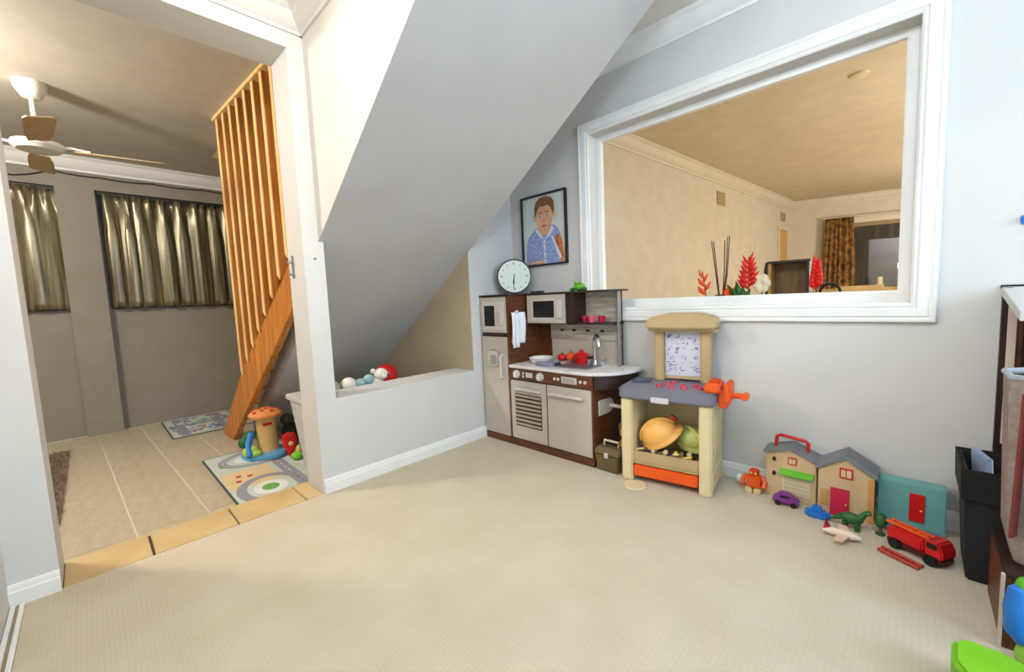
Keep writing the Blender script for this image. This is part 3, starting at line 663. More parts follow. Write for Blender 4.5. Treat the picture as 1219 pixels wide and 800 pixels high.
# base: control panel, doors
build('gap_filler', B().box(.284, YF + .004, .048, .93, YF + .012, .47), ESPD, kt)
cp = build('control_panel', B().box(.270, YF - .002, .466, .946, YF + .012, .542), ESP, kt, .001)
for x in (.350, .555):
    kn = build('knob', B().cyl((x, YF - .002, .503), (x, YF - .018, .503), .028, .025, 18), SILVL, cp)
    build('knob_grip', B().obox((x, YF - .022, .503), (.008, .010, .04), (0, .4, 0)), WHITE, kn)
build('display', B().box(.43, YF - .006, .487, .49, YF - .002, .52), SILVL, cp, .001)
for z in (.491, .512): build('button', B().cyl((.408, YF - .002, z), (.408, YF - .008, z), .008, n=10), SILVL, cp)
for x in (.672, .70, .865, .897): build('button', B().cyl((x, YF - .002, .503), (x, YF - .009, .503), .010, n=10), SILVL, cp)
dp = build('display', B().box(.725, YF - .008, .483, .838, YF - .002, .523), SILVL, cp, .002)
build('screen', B().box(.737, YF - .009, .49, .826, YF - .008, .516), mat('lcd', (176, 172, 160), .3), dp)
d = build('oven_door', B().box(.288, YF - .006, .056, .600, YF + .003, .458), SILV, kt, .003)
build('oven_window', B().box(.328, YF - .0075, .148, .56, YF - .006, .37), ESPD, d)
for k in range(8):
    z = .158 + k * .0275; build('slat', B().box(.332, YF - .013, z, .556, YF - .0075, z + .014), mat('oven_slat', (178, 160, 138), .4), d)
build('handle', B().box(.345, YF - .032, .398, .565, YF - .020, .416).box(.36, YF - .02, .4, .375, YF - .006, .414).box(.535, YF - .02, .4, .55, YF - .006, .414), SILVL, d, .003)
d = build('cabinet_door', B().box(.608, YF - .006, .056, .936, YF + .003, .458), SILV, kt, .003)
build('handle', B().box(.632, YF - .032, .398, .89, YF - .020, .416).box(.65, YF - .02, .4, .665, YF - .006, .414).box(.855, YF - .02, .4, .87, YF - .006, .414), SILVL, d, .003)
# counter with rounded right end
poly = [(.285, YF - .015)] + [(.86, YF - .015)] + [(.86 + .235 * math.sin(a), -.11 - .275 * math.cos(a)) for a in [PI/2 * i / 10 for i in range(1, 11)]] + [(1.095, -.03), (.285, -.03)]
ct = build('counter', B().prism(poly, 'xy', .543, .562), COUNT, kt, .004)
poly2 = [(.946, YF + .02)] + [(.90 + .16 * math.sin(a), -.12 - .23 * math.cos(a)) for a in [PI/2 * i / 8 for i in range(2, 9)]] + [(1.06, -.04), (.946, -.04)]
build('counter_bracket', B().prism(poly2, 'xy', .46, .543), ESPD, kt)
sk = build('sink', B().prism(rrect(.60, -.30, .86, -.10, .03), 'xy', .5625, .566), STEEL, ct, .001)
build('basin', B().prism(rrect(.625, -.28, .835, -.12, .025), 'xy', .566, .5665), mat('basin_shade_steel', (118, 120, 124), .4, metal=.5), sk)  # flat plate, its darker steel stands in for the shade of a hollow
fc = build('faucet', B().tube([(.79, -.10, .562), (.79, -.10, .70), (.795, -.105, .735), (.815, -.12, .755), (.84, -.14, .75), (.855, -.155, .725), (.857, -.158, .69)], .011, 10), CHROME, ct)
build('faucet_base', B().cyl((.79, -.10, .562), (.79, -.10, .59), .022, .018, 14), CHROME, fc)
for x in (.74, .845): build('tap_handle', B().cyl((x, -.095, .562), (x, -.095, .585), .011, n=10).cyl((x, -.095, .585), (x + (.03 if x > .8 else -.03), -.11, .60), .006, n=8), CHROME, fc)
build('burner', B().prism(arc(.50, -.20, .07, 0, 2*PI, 24)[:-1], 'xy', .5625, .5655), BLACK, ct)
# hutch
mw = build('microwave', B().box(.300, -.185, .832, .635, -.03, 1.028), ESP, kt, .001)
md = build('microwave_door', B().box(.302, -.195, .834, .633, -.185, 1.026), SILV, mw, .002)
build('door_window', B().box(.362, -.197, .872, .545, -.195, .985), BLACK, md)
build('door_trim', B().box(.352, -.1965, .862, .362, -.195, .995).box(.545, -.1965, .862, .555, -.195, .995).box(.362, -.1965, .862, .545, -.195, .872).box(.362, -.1965, .985, .545, -.195, .995), SILVL, md)
build('handle', B().prism(rrect(.572, .87, .612, .99, .012), 'xz', -.212, -.195), SILVL, md, .003)
build('hutch_top', B().prism([(.30, -.20), (.90, -.20)] + [(.90 + .09 * math.sin(a), -.11 - .09 * math.cos(a)) for a in [PI/2*i/6 for i in range(1, 7)]] + [(.99, -.02), (.30, -.02)], 'xy', 1.028, 1.040), ESPD, kt)
build('hutch_shelf', B().prism([(.635, -.17), (.86, -.17)] + [(.86 + .1 * math.sin(a), -.09 - .08 * math.cos(a)) for a in [PI/2*i/6 for i in range(1, 7)]] + [(.96, -.02), (.635, -.02)], 'xy', .826, .838), ESPD, kt)
build('hutch_side', B().box(.635, -.185, .838, .70, -.03, 1.028), ESPD, kt)
build('stone_panel', B().box(.70, -.05, .838, .945, -.0305, 1.028), STONE, kt)
ut = build('utensil_rail', B().box(.40, -.055, .715, .945, -.0305, .818), STONE, kt)
for x in (.50, .60, .71, .82):
    build('hook', B().tube([(x, -.055, .782), (x, -.07, .780), (x + .014, -.075, .776), (x + .026, -.07, .782)], .005, 6), BLACK, ut)
build('backsplash', B().box(.40, -.045, .562, .945, -.0305, .715), SILV, kt)
build('post', B().cyl((.965, -.10, .562), (.965, -.10, 1.028), .009, n=12), STEEL, kt)
build('post', B().cyl((.945, -.06, .562), (.945, -.06, 1.028), .009, n=12), STEEL, kt)
rh = build('roll_bracket', B().prism([(-.32, .30), (-.20, .30), (-.17, .315), (-.155, .345), (-.17, .375), (-.20, .39), (-.32, .39)], 'yz', .946, .958), SILVL, kt, .003)
build('roll_rod', B().cyl((.958, -.21, .345), (1.09, -.21, .345), .011, n=10), SILVL, rh)
# kitchen things
tw = thing('hand_towel', 'white hand towel hanging on the side of the toy fridge', 'towel', (.30, -.29, .69))
build('cloth', B().grid(lambda u, v: (.300 + .010 * math.sin(u * 9) + .004 + .02 * v * (1 - v), -.355 + .13 * u + .004 * math.sin(v * 5), .915 - .215 * v), 24, 10), CLOTHW, tw, solid=.010)
build('hook', B().tube([(.285, -.30, .915), (.30, -.30, .925), (.312, -.30, .92)], .006, 8), WHITE, tw)
build('fold', B().grid(lambda u, v: (.320 + .006 * math.sin(u * 7), -.365 + .06 * u, .90 - .225 * v), 12, 8), CLOTHW, tw, solid=.008)
def pan(x, y, r, h, m, label, hd, name='frying_pan', lid=False):
    t = thing(name, label, 'pan', (x, y, .566))
    build('bowl', B().lathe((x, y, .566), [(r * .8, 0), (r, h), (r * .95, h), (r * .75, .006), (.001, .006)], 24), m, t)
    e = (x + hd[0], y + hd[1]); k = math.hypot(*hd); build('handle', B().tube([(x + hd[0] / k * r * .95, y + hd[1] / k * r * .95, .566 + h * .7), (e[0], e[1], .566 + h * .9)], .008, 8), BLACK, t)
    if lid: build('lid', B().lathe((x, y, .566 + h), [(r, 0), (r * .8, .012), (.015, .022), (.015, .036), (.004, .04)], 20), m, t)
    return t
pan(.43, -.21, .085, .035, mat('pan_white', (228, 222, 214), .4), 'white toy frying pan with black handle on the counter', (-.13, .03), lid=False)
pan(.69, -.105, .055, .05, RED, 'red lidded toy pot at the back of the counter', (.09, .0), 'cooking_pot', True)
for nm, lb, c_, r_, m_ in (('toy_tomato', 'red toy tomato beside the red pot on the counter', (.525, -.10, .592), (.032, .03, .026), RED), ('toy_orange', 'orange toy fruit between tomato and red pot', (.588, -.085, .598), (.033, .03, .032), ORANGE)):
    t = thing(nm, lb, 'toy food', (c_[0], c_[1], .566))
    build('fruit', B().ell(c_, r_, 14, 10), m_, t); build('stalk', B().cyl((c_[0], c_[1], c_[2] + r_[2] - .003), (c_[0] + .004, c_[1], c_[2] + r_[2] + .008), .004, n=8), DGREEN, t)
t = thing('griddle_tray', 'grey toy griddle tray near the burner', 'toy', (.53, -.27, .566))
build('tray', B().prism(rrect(.46, -.32, .60, -.225, .015), 'xy', .5655, .585), mat('tray_lilac', (150, 148, 172), .45), t, .003)
build('handle', B().box(.60, -.28, .572, .645, -.265, .582), BLACK, t, .002)
for k, (x, y, m_, lb) in enumerate(((.735, -.115, PINKR, 'crimson toy cup nearest the microwave on the hutch shelf'), (.79, -.125, mat('cup_pink', (222, 100, 110), .4), 'pink toy cup in the middle of the hutch shelf'), (.845, -.10, PINKR, 'crimson toy cup nearest the posts on the hutch shelf'))):
    t = thing('toy_cup', lb, 'toy cup', (x, y, .838), group='toy cups on the hutch shelf')
    build('cup', B().lathe((x, y, .838), [(.016, 0), (.024, .04), (.021, .04), (.014, .005), (.001, .005)], 14), m_, t)
    build('handle', B().tube([(x + .02, y, .870), (x + .034, y, .866), (x + .034, y, .852), (x + .018, y, .848)], .003, 6), m_, t)
def frog(x, y, z):
    t = thing('toy_frog', 'small green toy frog on top of the toy kitchen', 'toy', (x, y, z))
    build('body', B().ell((x, y, z + .026), (.042, .032, .026), 14, 10), GREEN, t)
    for s in (-1, 1):
        build('eye', B().ell((x + s * .018, y - .018, z + .052), .011, 10, 8), GREEN, t); build('leg', B().ell((x + s * .045, y - .012, z + .012), (.018, .022, .012), 10, 8), DGREEN, t)
frog(.70, -.12, 1.0405)
build('remote_control', B().prism(rrect(.31, -.17, .42, -.13, .01), 'xy', 1.0405, 1.056), mat('dark_grey', (62, 60, 66), .5), bev=.003, label='dark grey flat remote on top of the toy kitchen', cat='remote')
# clock leaning in the corner
CQ = Vector((.15, -.15, 1.172)); Rm = (Matrix.Rotation(math.radians(45), 3, 'Z') @ Matrix.Rotation(PI/2 - .07, 3, 'X'))   # local +z faces the room
ck = thing('wall_clock', 'round white clock with thin black rim on the toy kitchen', 'clock', (CQ.x, CQ.y, 1.043))
def CL(p): return CQ + Rm @ Vector(p)
build('case', B().lathe(CQ, [(.10, -.03), (.122, -.028), (.127, 0), (.127, .006), (.119, .008), (.117, .002), (.001, .002)], 40, M=Rm), mat('clock_rim', (40, 52, 60), .4), ck)
face = build('dial', B().lathe(CQ, [(.117, .0022), (.117, .0035), (.001, .0035)], 40, M=Rm), mat('dial', (222, 228, 220), .5), ck)
for h in range(12):
    a = 2 * PI * h / 12; r0, r1 = (.085, .10); w_ = .005 if h % 3 else .008
    q = [(r0, -w_/2), (r1, -w_/2), (r1, w_/2), (r0, w_/2)]
    build('hour_mark', B().add([CL((r * math.sin(a) + t_ * math.cos(a), r * math.cos(a) - t_ * math.sin(a), .0042)) for r, t_ in q], [[0, 1, 2, 3]]), mat('mark_grey', (96, 104, 104), .5), face)
for (ang, L, w_) in ((184, .088, .005), (189, .055, .007)):
    a = math.radians(ang); q = [(-.015, -w_/2), (L, -w_/2), (L, w_/2), (-.015, w_/2)]
    build('hand', B().add([CL((r * math.sin(a) + t_ * math.cos(a), r * math.cos(a) - t_ * math.sin(a), zz)) for zz in (.0045, .006) for r, t_ in q], [[3, 2, 1, 0], [4, 5, 6, 7], [0, 1, 5, 4], [1, 2, 6, 5], [2, 3, 7, 6], [3, 0, 4, 7]]), BLACK, ck)
# portrait
pf = thing('framed_portrait', 'black framed portrait of a child in a blue shirt above the clock', 'picture', (.33, -.012, 1.24))
px0, px1, pz0, pz1 = .122, .536, 1.24, 1.747
build('frame', B().box(px0, -.024, pz0, px0 + .012, -.001, pz1).box(px1 - .012, -.024, pz0, px1, -.001, pz1).box(px0 + .012, -.024, pz0, px1 - .012, -.001, pz0 + .012).box(px0 + .012, -.024, pz1 - .012, px1 - .012, -.001, pz1), mat('frame_black', (26, 26, 32), .4), pf)
PB = [mat('print_paper', (206, 212, 208), .6), mat('print_hair', (112, 74, 44), .7, var=(140, 96, 58), vscale=40), mat('print_skin', (226, 176, 140), .7, var=(206, 146, 110), vscale=9), mat('print_shirt', (164, 178, 218), .7, var=(112, 128, 184), vscale=60), mat('print_lips', (170, 80, 66), .7), mat('print_dark', (70, 46, 40), .7), mat('print_collar', (212, 216, 232), .7), mat('print_bracelet', (176, 70, 40), .7, var=(200, 130, 80), vscale=30)]
b = B(); W_, H_ = px1 - px0, pz1 - pz0
def PQ(poly, mi, l): b.add([(px0 + u * W_, -.010 - l * .0006, pz0 + v * H_) for u, v in poly], [list(range(len(poly)))], mi)
def el(cx, cy, rx, ry, n=28): return [(cx + rx * math.cos(2*PI*i/n), cy + ry * math.sin(2*PI*i/n)) for i in range(n)]
PQ([(.02, .02), (.98, .02), (.98, .98), (.02, .98)], 0, 0)
PQ([(.08, .03), (.10, .33), (.16, .43), (.30, .52), (.38, .56), (.72, .55), (.80, .50), (.86, .42), (.90, .20), (.92, .03)], 3, 1)
PQ([(.40, .42), (.66, .44), (.64, .60), (.42, .60)], 2, 2)
PQ([(.74, .36), (.86, .40), (.96, .16), (.98, .03), (.84, .03), (.86, .16)], 2, 2)
PQ([(.72, .34), (.80, .42), (.88, .36), (.92, .10), (.86, .05)], 7, 3); PQ([(.66, .40), (.70, .40), (.88, .10), (.84, .06)], 6, 4)
PQ([(.10, .02), (.16, .06), (.46, .08), (.50, .02)], 2, 3)
PQ(el(.525, .775, .215, .165), 1, 2.8); PQ(el(.52, .67, .185, .185), 2, 3); PQ(el(.30, .68, .03, .05), 2, 2.5); PQ(el(.73, .70, .03, .05), 2, 2.5)
PQ([(.31, .70), (.30, .80), (.34, .90), (.44, .955), (.56, .96), (.68, .93), (.745, .86), (.75, .74), (.72, .72), (.71, .80), (.64, .84), (.52, .82), (.42, .84), (.35, .80), (.335, .70)], 1, 4)
for ex in (.43, .59):
    PQ(el(ex, .695, .038, .014), 6, 4.5); PQ(el(ex, .695, .016, .013), 5, 5); PQ([(ex - .05, .735), (ex + .05, .74), (ex + .045, .75), (ex - .045, .75)], 1, 5)
PQ([(.50, .70), (.53, .70), (.56, .62), (.47, .62)], 4 if False else 2, 5); PQ([(.48, .615), (.55, .615), (.53, .628), (.50, .628)], 4, 5.5)
PQ([(.44, .555), (.515, .57), (.59, .555), (.515, .54)], 4, 5)
PQ([(.36, .54), (.44, .44), (.50, .36), (.42, .40), (.32, .50)], 6, 4); PQ([(.68, .54), (.60, .44), (.52, .36), (.62, .40), (.74, .50)], 6, 4)
PQ([(.49, .36), (.53, .36), (.54, .03), (.50, .03)], 6, 4)
for vz in (.30, .20, .10): PQ(el(.52, vz, .012, .009, 10), 5, 5)
build('print', b, PB, pf, smooth=False, recalc=False)

# ================================================================== TOY WORKBENCH
bo = Vector((1.14, -.40, 0)); ba = math.atan2(.148, .989)
wb = thing('toy_workbench', 'beige and grey toy workbench against the wall below the window', 'toy workbench', tuple(bo), ba)
def L(name, b, m, p=wb, bev=.0, **k): return build(name, b, m, p, bev, local=True, **k)
BW, BD = .45, .30
for x in (0, BW - .06):
    lg_ = L('side_panel', B().prism([(0, 0), (.06, 0), (.06, .02), (BD - .07, .02), (BD - .07, 0), (BD, 0), (BD, .455), (0, .455)], 'yz', x, x + .06), BEIGE, bev=.008)
    so_ = x - .004 if x == 0 else x + .06
    L('recess_rib', B().prism(rrect(.07, .16, BD - .07, .40, .02), 'yz', so_, so_ + .004), mat('beige_shade', (214, 194, 146), .55), lg_)
    L('foot_block', B().prism(rrect(.02, .03, BD - .03, .12, .01), 'yz', so_, so_ + .004), BEIGE, lg_)
L('back_panel', B().box(.06, BD - .03, .10, BW - .06, BD - .015, .455), BEIGE)
L('lower_tray', B().box(.06, .005, .10, BW - .06, BD - .03, .115).box(.06, .005, .115, BW - .06, .02, .17), TAN, bev=.004)
L('drawer', B().box(.065, .0, .035, BW - .065, .26, .095), ORANGE, bev=.006)
tp = L('bench_top', B().prism(rrect(-.012, -.012, BW + .015, BD + .01, .03), 'xy', .455, .515), GREY, bev=.008)
L('handle_tab', B().box(.165, -.022, .448, .255, -.012, .478), mat('tab_pale', (206, 204, 206), .5), tp, bev=.004)
L('tool_recess', B().prism(rrect(.01, .12, .10, .25, .02), 'xy', .515, .519), mat('grey_dark', (96, 98, 110), .5), tp)
for p0, p1 in (((.02, .14, .535), (.09, .22, .535)), ((.04, .13, .533), (.10, .17, .533))):
    o = build('toy_spanner', B().tube([bo + Matrix.Rotation(ba, 3, 'Z') @ Vector(p0) - Vector((0, 0, .010)), bo + Matrix.Rotation(ba, 3, 'Z') @ Vector(p1) - Vector((0, 0, .010))], .006, 8).ell(bo + Matrix.Rotation(ba, 3, 'Z') @ Vector(p1) - Vector((0, 0, .009)), (.014, .014, .007), 10, 6), mat('spanner_grey', (80, 84, 96), .4), label='dark grey toy spanner on the workbench top, ' + ('longer one' if p0[0] < .03 else 'shorter one'), cat='tool', group='toy spanners')
for k, (x, y) in enumerate(((.18, .08), (.21, .13), (.25, .06), (.29, .12), (.31, .07), (.35, .14), (.38, .09), (.23, .18))):
    L('peg', B().cyl((x, y, .515), (x, y, .530), .016, .013, 12), mat('peg_red', (196, 66, 84), .45), tp)
for x in (.115, .355): 
    pp = L('post', B().box(x, BD - .07, .515, x + .05, BD - .01, .80), TAN, bev=.006)
L('sign_board', B().box(.165, BD - .045, .53, .355, BD - .03, .80), mat('sign_tan', (196, 170, 124), .5))
b = B().box(.170, BD - .049, .548, .351, BD - .0455, .79, 0)
RR = random.Random(4)
for k in range(70):
    u, v = RR.uniform(.174, .335), RR.uniform(.555, .775); w_, h_ = RR.uniform(.004, .022), RR.uniform(.002, .006)
    if RR.random() < .4: w_, h_ = h_, w_
    b.add([(u, BD - .0496, v), (u + w_, BD - .0496, v), (u + w_, BD - .0496, v + h_), (u, BD - .0496, v + h_)], [[0, 1, 2, 3]], 1)
L('blueprint_sheet', b, [mat('sheet', (206, 204, 214), .7), mat('sheet_ink', (120, 116, 170), .7)], smooth=False, recalc=False)
rf = L('roof', B().prism([(.075, .835), (.085, .81), (.435, .81), (.447, .835), (.42, .875), (.34, .893), (.19, .893), (.105, .875)], 'xz', BD - .13, BD + .02), TAN, bev=.008)
L('roof_rail', B().box(.09, BD - .105, .795, .44, BD - .01, .81), TAN, bev=.003)
def WP(p): return bo + Matrix.Rotation(ba, 3, 'Z') @ Vector(p)
# vice / orange drill head clamped to the right end of the bench
v_ = thing('toy_vice', 'orange toy vice clamped on the right end of the workbench', 'toy vice', tuple(WP((BW + .03, .12, .46))), ba)
def LV(name, b, m, p=v_, bev=0): b.v = [tuple(INV[v_.name] @ WP(q)) for q in b.v]; return build(name, b, m, p, bev, local=True)
LV('jaw', B().box(BW - .04, .02, .5155, BW + .03, .17, .56), ORANGE, bev=.008); LV('jaw', B().box(BW + .045, .03, .47, BW + .075, .16, .565), ORANGE, bev=.008)
LV('body', B().box(BW + .018, .05, .44, BW + .06, .14, .53), ORANGE, bev=.006)
LV('screw', B().cyl((BW + .06, .09, .50), (BW + .13, .09, .50), .014, n=10), ORANGE); LV('handle', B().cyl((BW + .13, .06, .50), (BW + .13, .12, .50), .016, .016, 10), ORANGE)
LV('ridge', B().box(BW - .02, .06, .56, BW + .02, .12, .575), mat('orange_dark', (206, 72, 14), .5), bev=.004)
# helmets
def helmet(c, m, label, tilt, r=.088):
    M = Matrix.Translation(c) @ Euler(tilt).to_matrix().to_4x4()
    t = thing('toy_helmet', label, 'helmet', (c[0], c[1], c[2] - .08), group='toy helmets in the workbench')
    b = B(); n = 24; rows = 8; v = []
    for j in range(rows + 1):
        th_ = PI/2 * j / rows
        for i in range(n): a = 2*PI*i/n; v.append(M @ Vector((r * 1.12 * math.cos(th_) * math.cos(a), r * math.cos(th_) * math.sin(a), r * 1.05 * math.sin(th_))))
    fs = [[j*n + i, j*n + (i+1) % n, (j+1)*n + (i+1) % n, (j+1)*n + i] for j in range(rows) for i in range(n)] + [list(range(n))[::-1]]
    build('shell', b.add(v, fs), m, t)
    v = []
    for rr, z in ((1.0, .004), (1.28, -.012), (1.28, -.018), (1.0, -.006)):
        for i in range(n):
            a = 2*PI*i/n; k = 1.12 * (1 + (rr - 1) * (1.0 if math.cos(a) > 0 else .35)); v.append(M @ Vector((r * k * math.cos(a), r * (1 + (rr - 1) * .4) * math.sin(a), z)))
    build('brim', B().add(v, [[j*n + i, j*n + (i+1) % n, ((j+1) % 4)*n + (i+1) % n, ((j+1) % 4)*n + i] for j in range(4) for i in range(n)]), m, t)
    build('ridge', B().tube([M @ Vector((r * 1.13 * math.cos(a), 0, r * 1.06 * math.sin(a))) for a in [PI * i / 14 for i in range(1, 14)]], .008, 8), m, t)
    return t, M
t, M = helmet(tuple(WP((.172, .112, .245))), mat('helmet_orange', (240, 178, 92), .45), 'orange-tan toy hard hat lying in the workbench', (.25, -.55, .5))
build('badge', B().cyl(tuple(M @ Vector((.105, -.0, .045))), tuple(M @ Vector((.118, 0, .05))), .02, n=14), RED, t)
helmet(tuple(WP((.316, .205, .215))), mat('helmet_lime', (214, 220, 130), .45), 'yellow-green toy hard hat behind the orange one', (.35, .3, -.4), .070)
RR = random.Random(12)
tm_ = [mat('tool_cream', (226, 206, 150), .5), BLACK, YELL, mat('tool_brown', (120, 90, 60), .5), mat('tool_cream2', (214, 196, 150), .5), BLACK]
for k in range(9):
    x = .09 + .030 * k; y = .055 + RR.uniform(-.012, .012); z = .150 + RR.uniform(0, .01)
    a = RR.uniform(-.5, .5); h = RR.uniform(.030, .045); d_ = Vector((math.cos(a), math.sin(a) * .4, .25)).normalized() * h; c = Vector((x, y, z + .012))
    nm = ['toy_screw', 'toy_hammer'][k % 2]
    t = thing(nm, 'small %s toy %s in the workbench tray, %s from the left' % (['cream', 'black', 'yellow', 'brown', 'cream', 'black'][k % 6], ['screw', 'hammer'][k % 2], ['first', 'second', 'third', 'fourth', 'fifth', 'sixth', 'seventh', 'eighth', 'ninth'][k]), 'toy tool', tuple(WP((x, y, .116))), 0, 'toy tools in the workbench tray')
    build('shaft', B().cyl(WP(c - d_), WP(c + d_), .007, .006, 8), tm_[k % 6], t)
    build('head', B().cyl(WP(c + d_ - Vector((0, .012, 0))), WP(c + d_ + Vector((0, .012, 0))), .011, n=8), tm_[(k + 3) % 6], t)
# olive toolbox and tan plush between kitchen and bench
t = thing('toy_toolbox', 'olive brown toy toolbox on the carpet beside the kitchen', 'toolbox', (1.03, -.33, 0))
OL = mat('olive', (102, 84, 48), .6)
build('box', taper(B(), .955, 1.105, -.38, -.26, 0, .10, .006), OL, t, .006)
build('lid', B().prism([(-.385, .10), (-.255, .10), (-.285, .135), (-.355, .135)], 'yz', .95, 1.11), OL, t, .006)
build('handle', B().tube([(.985, -.32, .135), (.985, -.32, .165), (1.075, -.32, .165), (1.075, -.32, .135)], .007, 8), mat('olive_pale', (206, 196, 170), .5), t)
build('clasp', B().box(1.02, -.388, .085, 1.045, -.38, .115), SILVL, t, .002)
soft('plush_puppy', 'tan soft toy behind the olive toolbox beside the bench leg', [('body', (1.04, -.15, .075), (.055, .06, .075), mat('plush_tan', (214, 174, 108), .95, bump=.3, bscale=90)), ('head', (1.06, -.18, .185), (.05, .05, .045), MATS['plush_tan']), ('nose', (1.085, -.222, .18), (.012, .012, .01), BLACK), ('ear', (1.02, -.19, .215), (.014, .02, .028), mat('plush_brown', (150, 104, 56), .95))])
build('toy_disc', B().lathe((1.235, -.435, 0), [(.055, 0), (.06, .004), (.055, .010), (.001, .010)], 20), BEIGE, label='flat beige toy disc on the carpet by the bench leg', cat='toy')
# orange robot and blue bottle at the wall
t = thing('toy_robot', 'small orange toy robot standing on the carpet by the wall', 'toy robot', (1.715, -.12, 0))
build('body', B().box(1.685, -.145, .025, 1.745, -.095, .085), ORANGE, t, .006); build('head', B().box(1.695, -.14, .085, 1.735, -.10, .115), mat('robot_red', (216, 60, 30), .5), t, .005)
for s in (-1, 1):
    build('arm', B().tube([(1.715 + s * .032, -.12, .08), (1.715 + s * .05, -.13, .055), (1.715 + s * .045, -.15, .035)], .010, 8), ORANGE, t); build('foot', B().box(1.715 + s * .018 - .015, -.155, 0, 1.715 + s * .018 + .015, -.10, .025), mat('robot_cream', (232, 206, 150), .5), t, .004)
    build('eye', B().cyl((1.715 + s * .01, -.140, .10), (1.715 + s * .01, -.144, .10), .005, n=8), YELL, t)
t = thing('toy_bottle', 'white and blue toy bottle lying by the workbench foot', 'bottle', (1.655, -.06, 0))
build('body', B().lathe((1.62, -.06, .024), [(.012, 0), (.024, .004), (.024, .06), (.012, .075)], 14, M=Matrix.Rotation(PI/2, 3, 'Y')), WHITE, t)
build('cap', B().cyl((1.695, -.06, .024), (1.715, -.06, .024), .013, n=12), SKY, t); build('band', B().cyl((1.645, -.06, .024), (1.665, -.06, .024), .0246, n=14), SKY, t)

# ================================================================== DOLL'S HOUSE AND FLOOR TOYS
dh = thing('dolls_house', 'beige fold-out toy house with grey gables and crimson door', "doll's house", (1.96, -.10, 0))
HB_ = mat('house_beige', (206, 178, 140), .6, var=(196, 164, 124)); HG = mat('house_roof', (120, 122, 128), .6); HC_ = mat('house_cream', (226, 212, 182), .6)
s1 = build('left_wing', B().prism([(1.765, 0), (1.965, 0), (1.965, .20), (1.865, .245), (1.765, .215)], 'xz', -.12, -.02), HB_, dh, .003)
build('roof', B().prism([(1.755, .212), (1.865, .245), (1.975, .198), (1.975, .212), (1.865, .262), (1.755, .228)], 'xz', -.13, -.015), HG, s1)
build('carry_handle', B().tube([(1.795, -.07, .235), (1.80, -.07, .288), (1.815, -.07, .296), (1.915, -.07, .285), (1.925, -.07, .275), (1.925, -.07, .225)], .008, 8), RED, s1)
build('garage_door', B().box(1.835, -.125, .03, 1.945, -.12, .115), HC_, s1, .001)
for k in range(4): build('garage_slat', B().box(1.84, -.128, .036 + k * .02, 1.94, -.125, .05 + k * .02), mat('house_slat', (196, 182, 152), .6), s1)
build('awning', B().prism([(-.12, .15), (-.145, .13), (-.145, .125), (-.12, .125)], 'yz', 1.825, 1.955), GREEN, s1)
def hwin(p, x, z, w_, y, mm=RED):
    f_ = build('window', B().box(x, y - .005, z, x + w_, y, z + w_), mm, p, .001)
    for (a_, c_) in ((.12, .46), (.54, .88)):
        build('pane', B().box(x + w_ * a_, y - .0065, z + w_ * .15, x + w_ * c_, y - .005, z + w_ * .85), mat('toy_pane', (210, 190, 150), .3), f_)
hwin(s1, 1.855, .175, .035, -.12)
for z in (.12, .19): build('lamp', B().ell((1.80, -.125, z), (.008, .008, .011), 8, 6), BLACK, s1)
s2 = build('centre_wing', B().prism([(1.975, 0), (2.165, 0), (2.165, .20), (2.068, .262), (1.975, .20)], 'xz', -.15, -.03), HB_, dh, .003)
build('roof', B().prism([(1.965, .196), (2.068, .262), (2.175, .196), (2.175, .212), (2.068, .28), (1.965, .212)], 'xz', -.16, -.025), HG, s2)
dr = build('door', B().box(2.02, -.156, .0, 2.085, -.15, .125), PINKR, s2, .001); build('door_knob', B().ell((2.075, -.159, .06), .004, 8, 6), YELL, dr)
hwin(s2, 2.05, .175, .045, -.15); build('corner_post', B().box(2.145, -.155, 0, 2.165, -.15, .19), mat('house_amber', (204, 150, 78), .6), s2)
build('window_box', B().box(1.985, -.156, .04, 2.012, -.15, .11), mat('house_amber2', (196, 150, 84), .6), s2)
s3 = build('right_wing', B().prism([(2.175, 0), (2.375, 0), (2.375, .19), (2.175, .19)], 'xz', -.10, -.03), TEAL, dh, .003)
wd = build('wardrobe_door', B().box(2.27, -.106, .04, 2.315, -.10, .155), RED, s3, .001); build('knob', B().ell((2.305, -.109, .09), .004, 8, 6), YELL, wd)
build('floor_strip', B().box(2.175, -.16, 0, 2.375, -.1005, .012), HG, s3)
def car(x, y, m, label, s=1.0, rz=0):
    t = thing('toy_car', label, 'toy car', (x, y, 0), rz)
    bb = B().prism([(-.05*s, .012*s), (.05*s, .012*s), (.052*s, .03*s), (.03*s, .036*s), (.015*s, .055*s), (-.025*s, .055*s), (-.04*s, .036*s), (-.052*s, .032*s)], 'xz', -.024*s, .024*s)
    build('body', bb, m, t, .004, local=True)
    build('windscreen', B().box(-.022*s, -.0245*s, .038*s, .012*s, .0245*s, .05*s), BLACK, t, local=True)
    for wx in (-.03, .03):
        for wy in (-.025, .025): build('wheel', B().cyl((wx*s, wy*s - .004, .012*s), (wx*s, wy*s + .004, .012*s), .012*s, n=12), BLACK, t, local=True)
car(1.86, -.175, PURP, 'purple toy car in front of the toy house garage', 1.0, .1)
t = thing('toy_boat', 'blue toy boat on the carpet in front of the toy house', 'toy boat', (1.985, -.215, 0))
build('hull', B().prism([(1.935, -.215), (1.955, -.24), (2.01, -.24), (2.035, -.215), (2.01, -.19), (1.955, -.19)], 'xy', 0, .03), BLUE, t, .006); build('cabin', B().box(1.965, -.23, .03, 2.0, -.2, .05), BLUE, t, .004)
t = thing('toy_dinosaur', 'green toy dinosaur on the carpet before the crimson door', 'toy dinosaur', (2.10, -.24, 0))
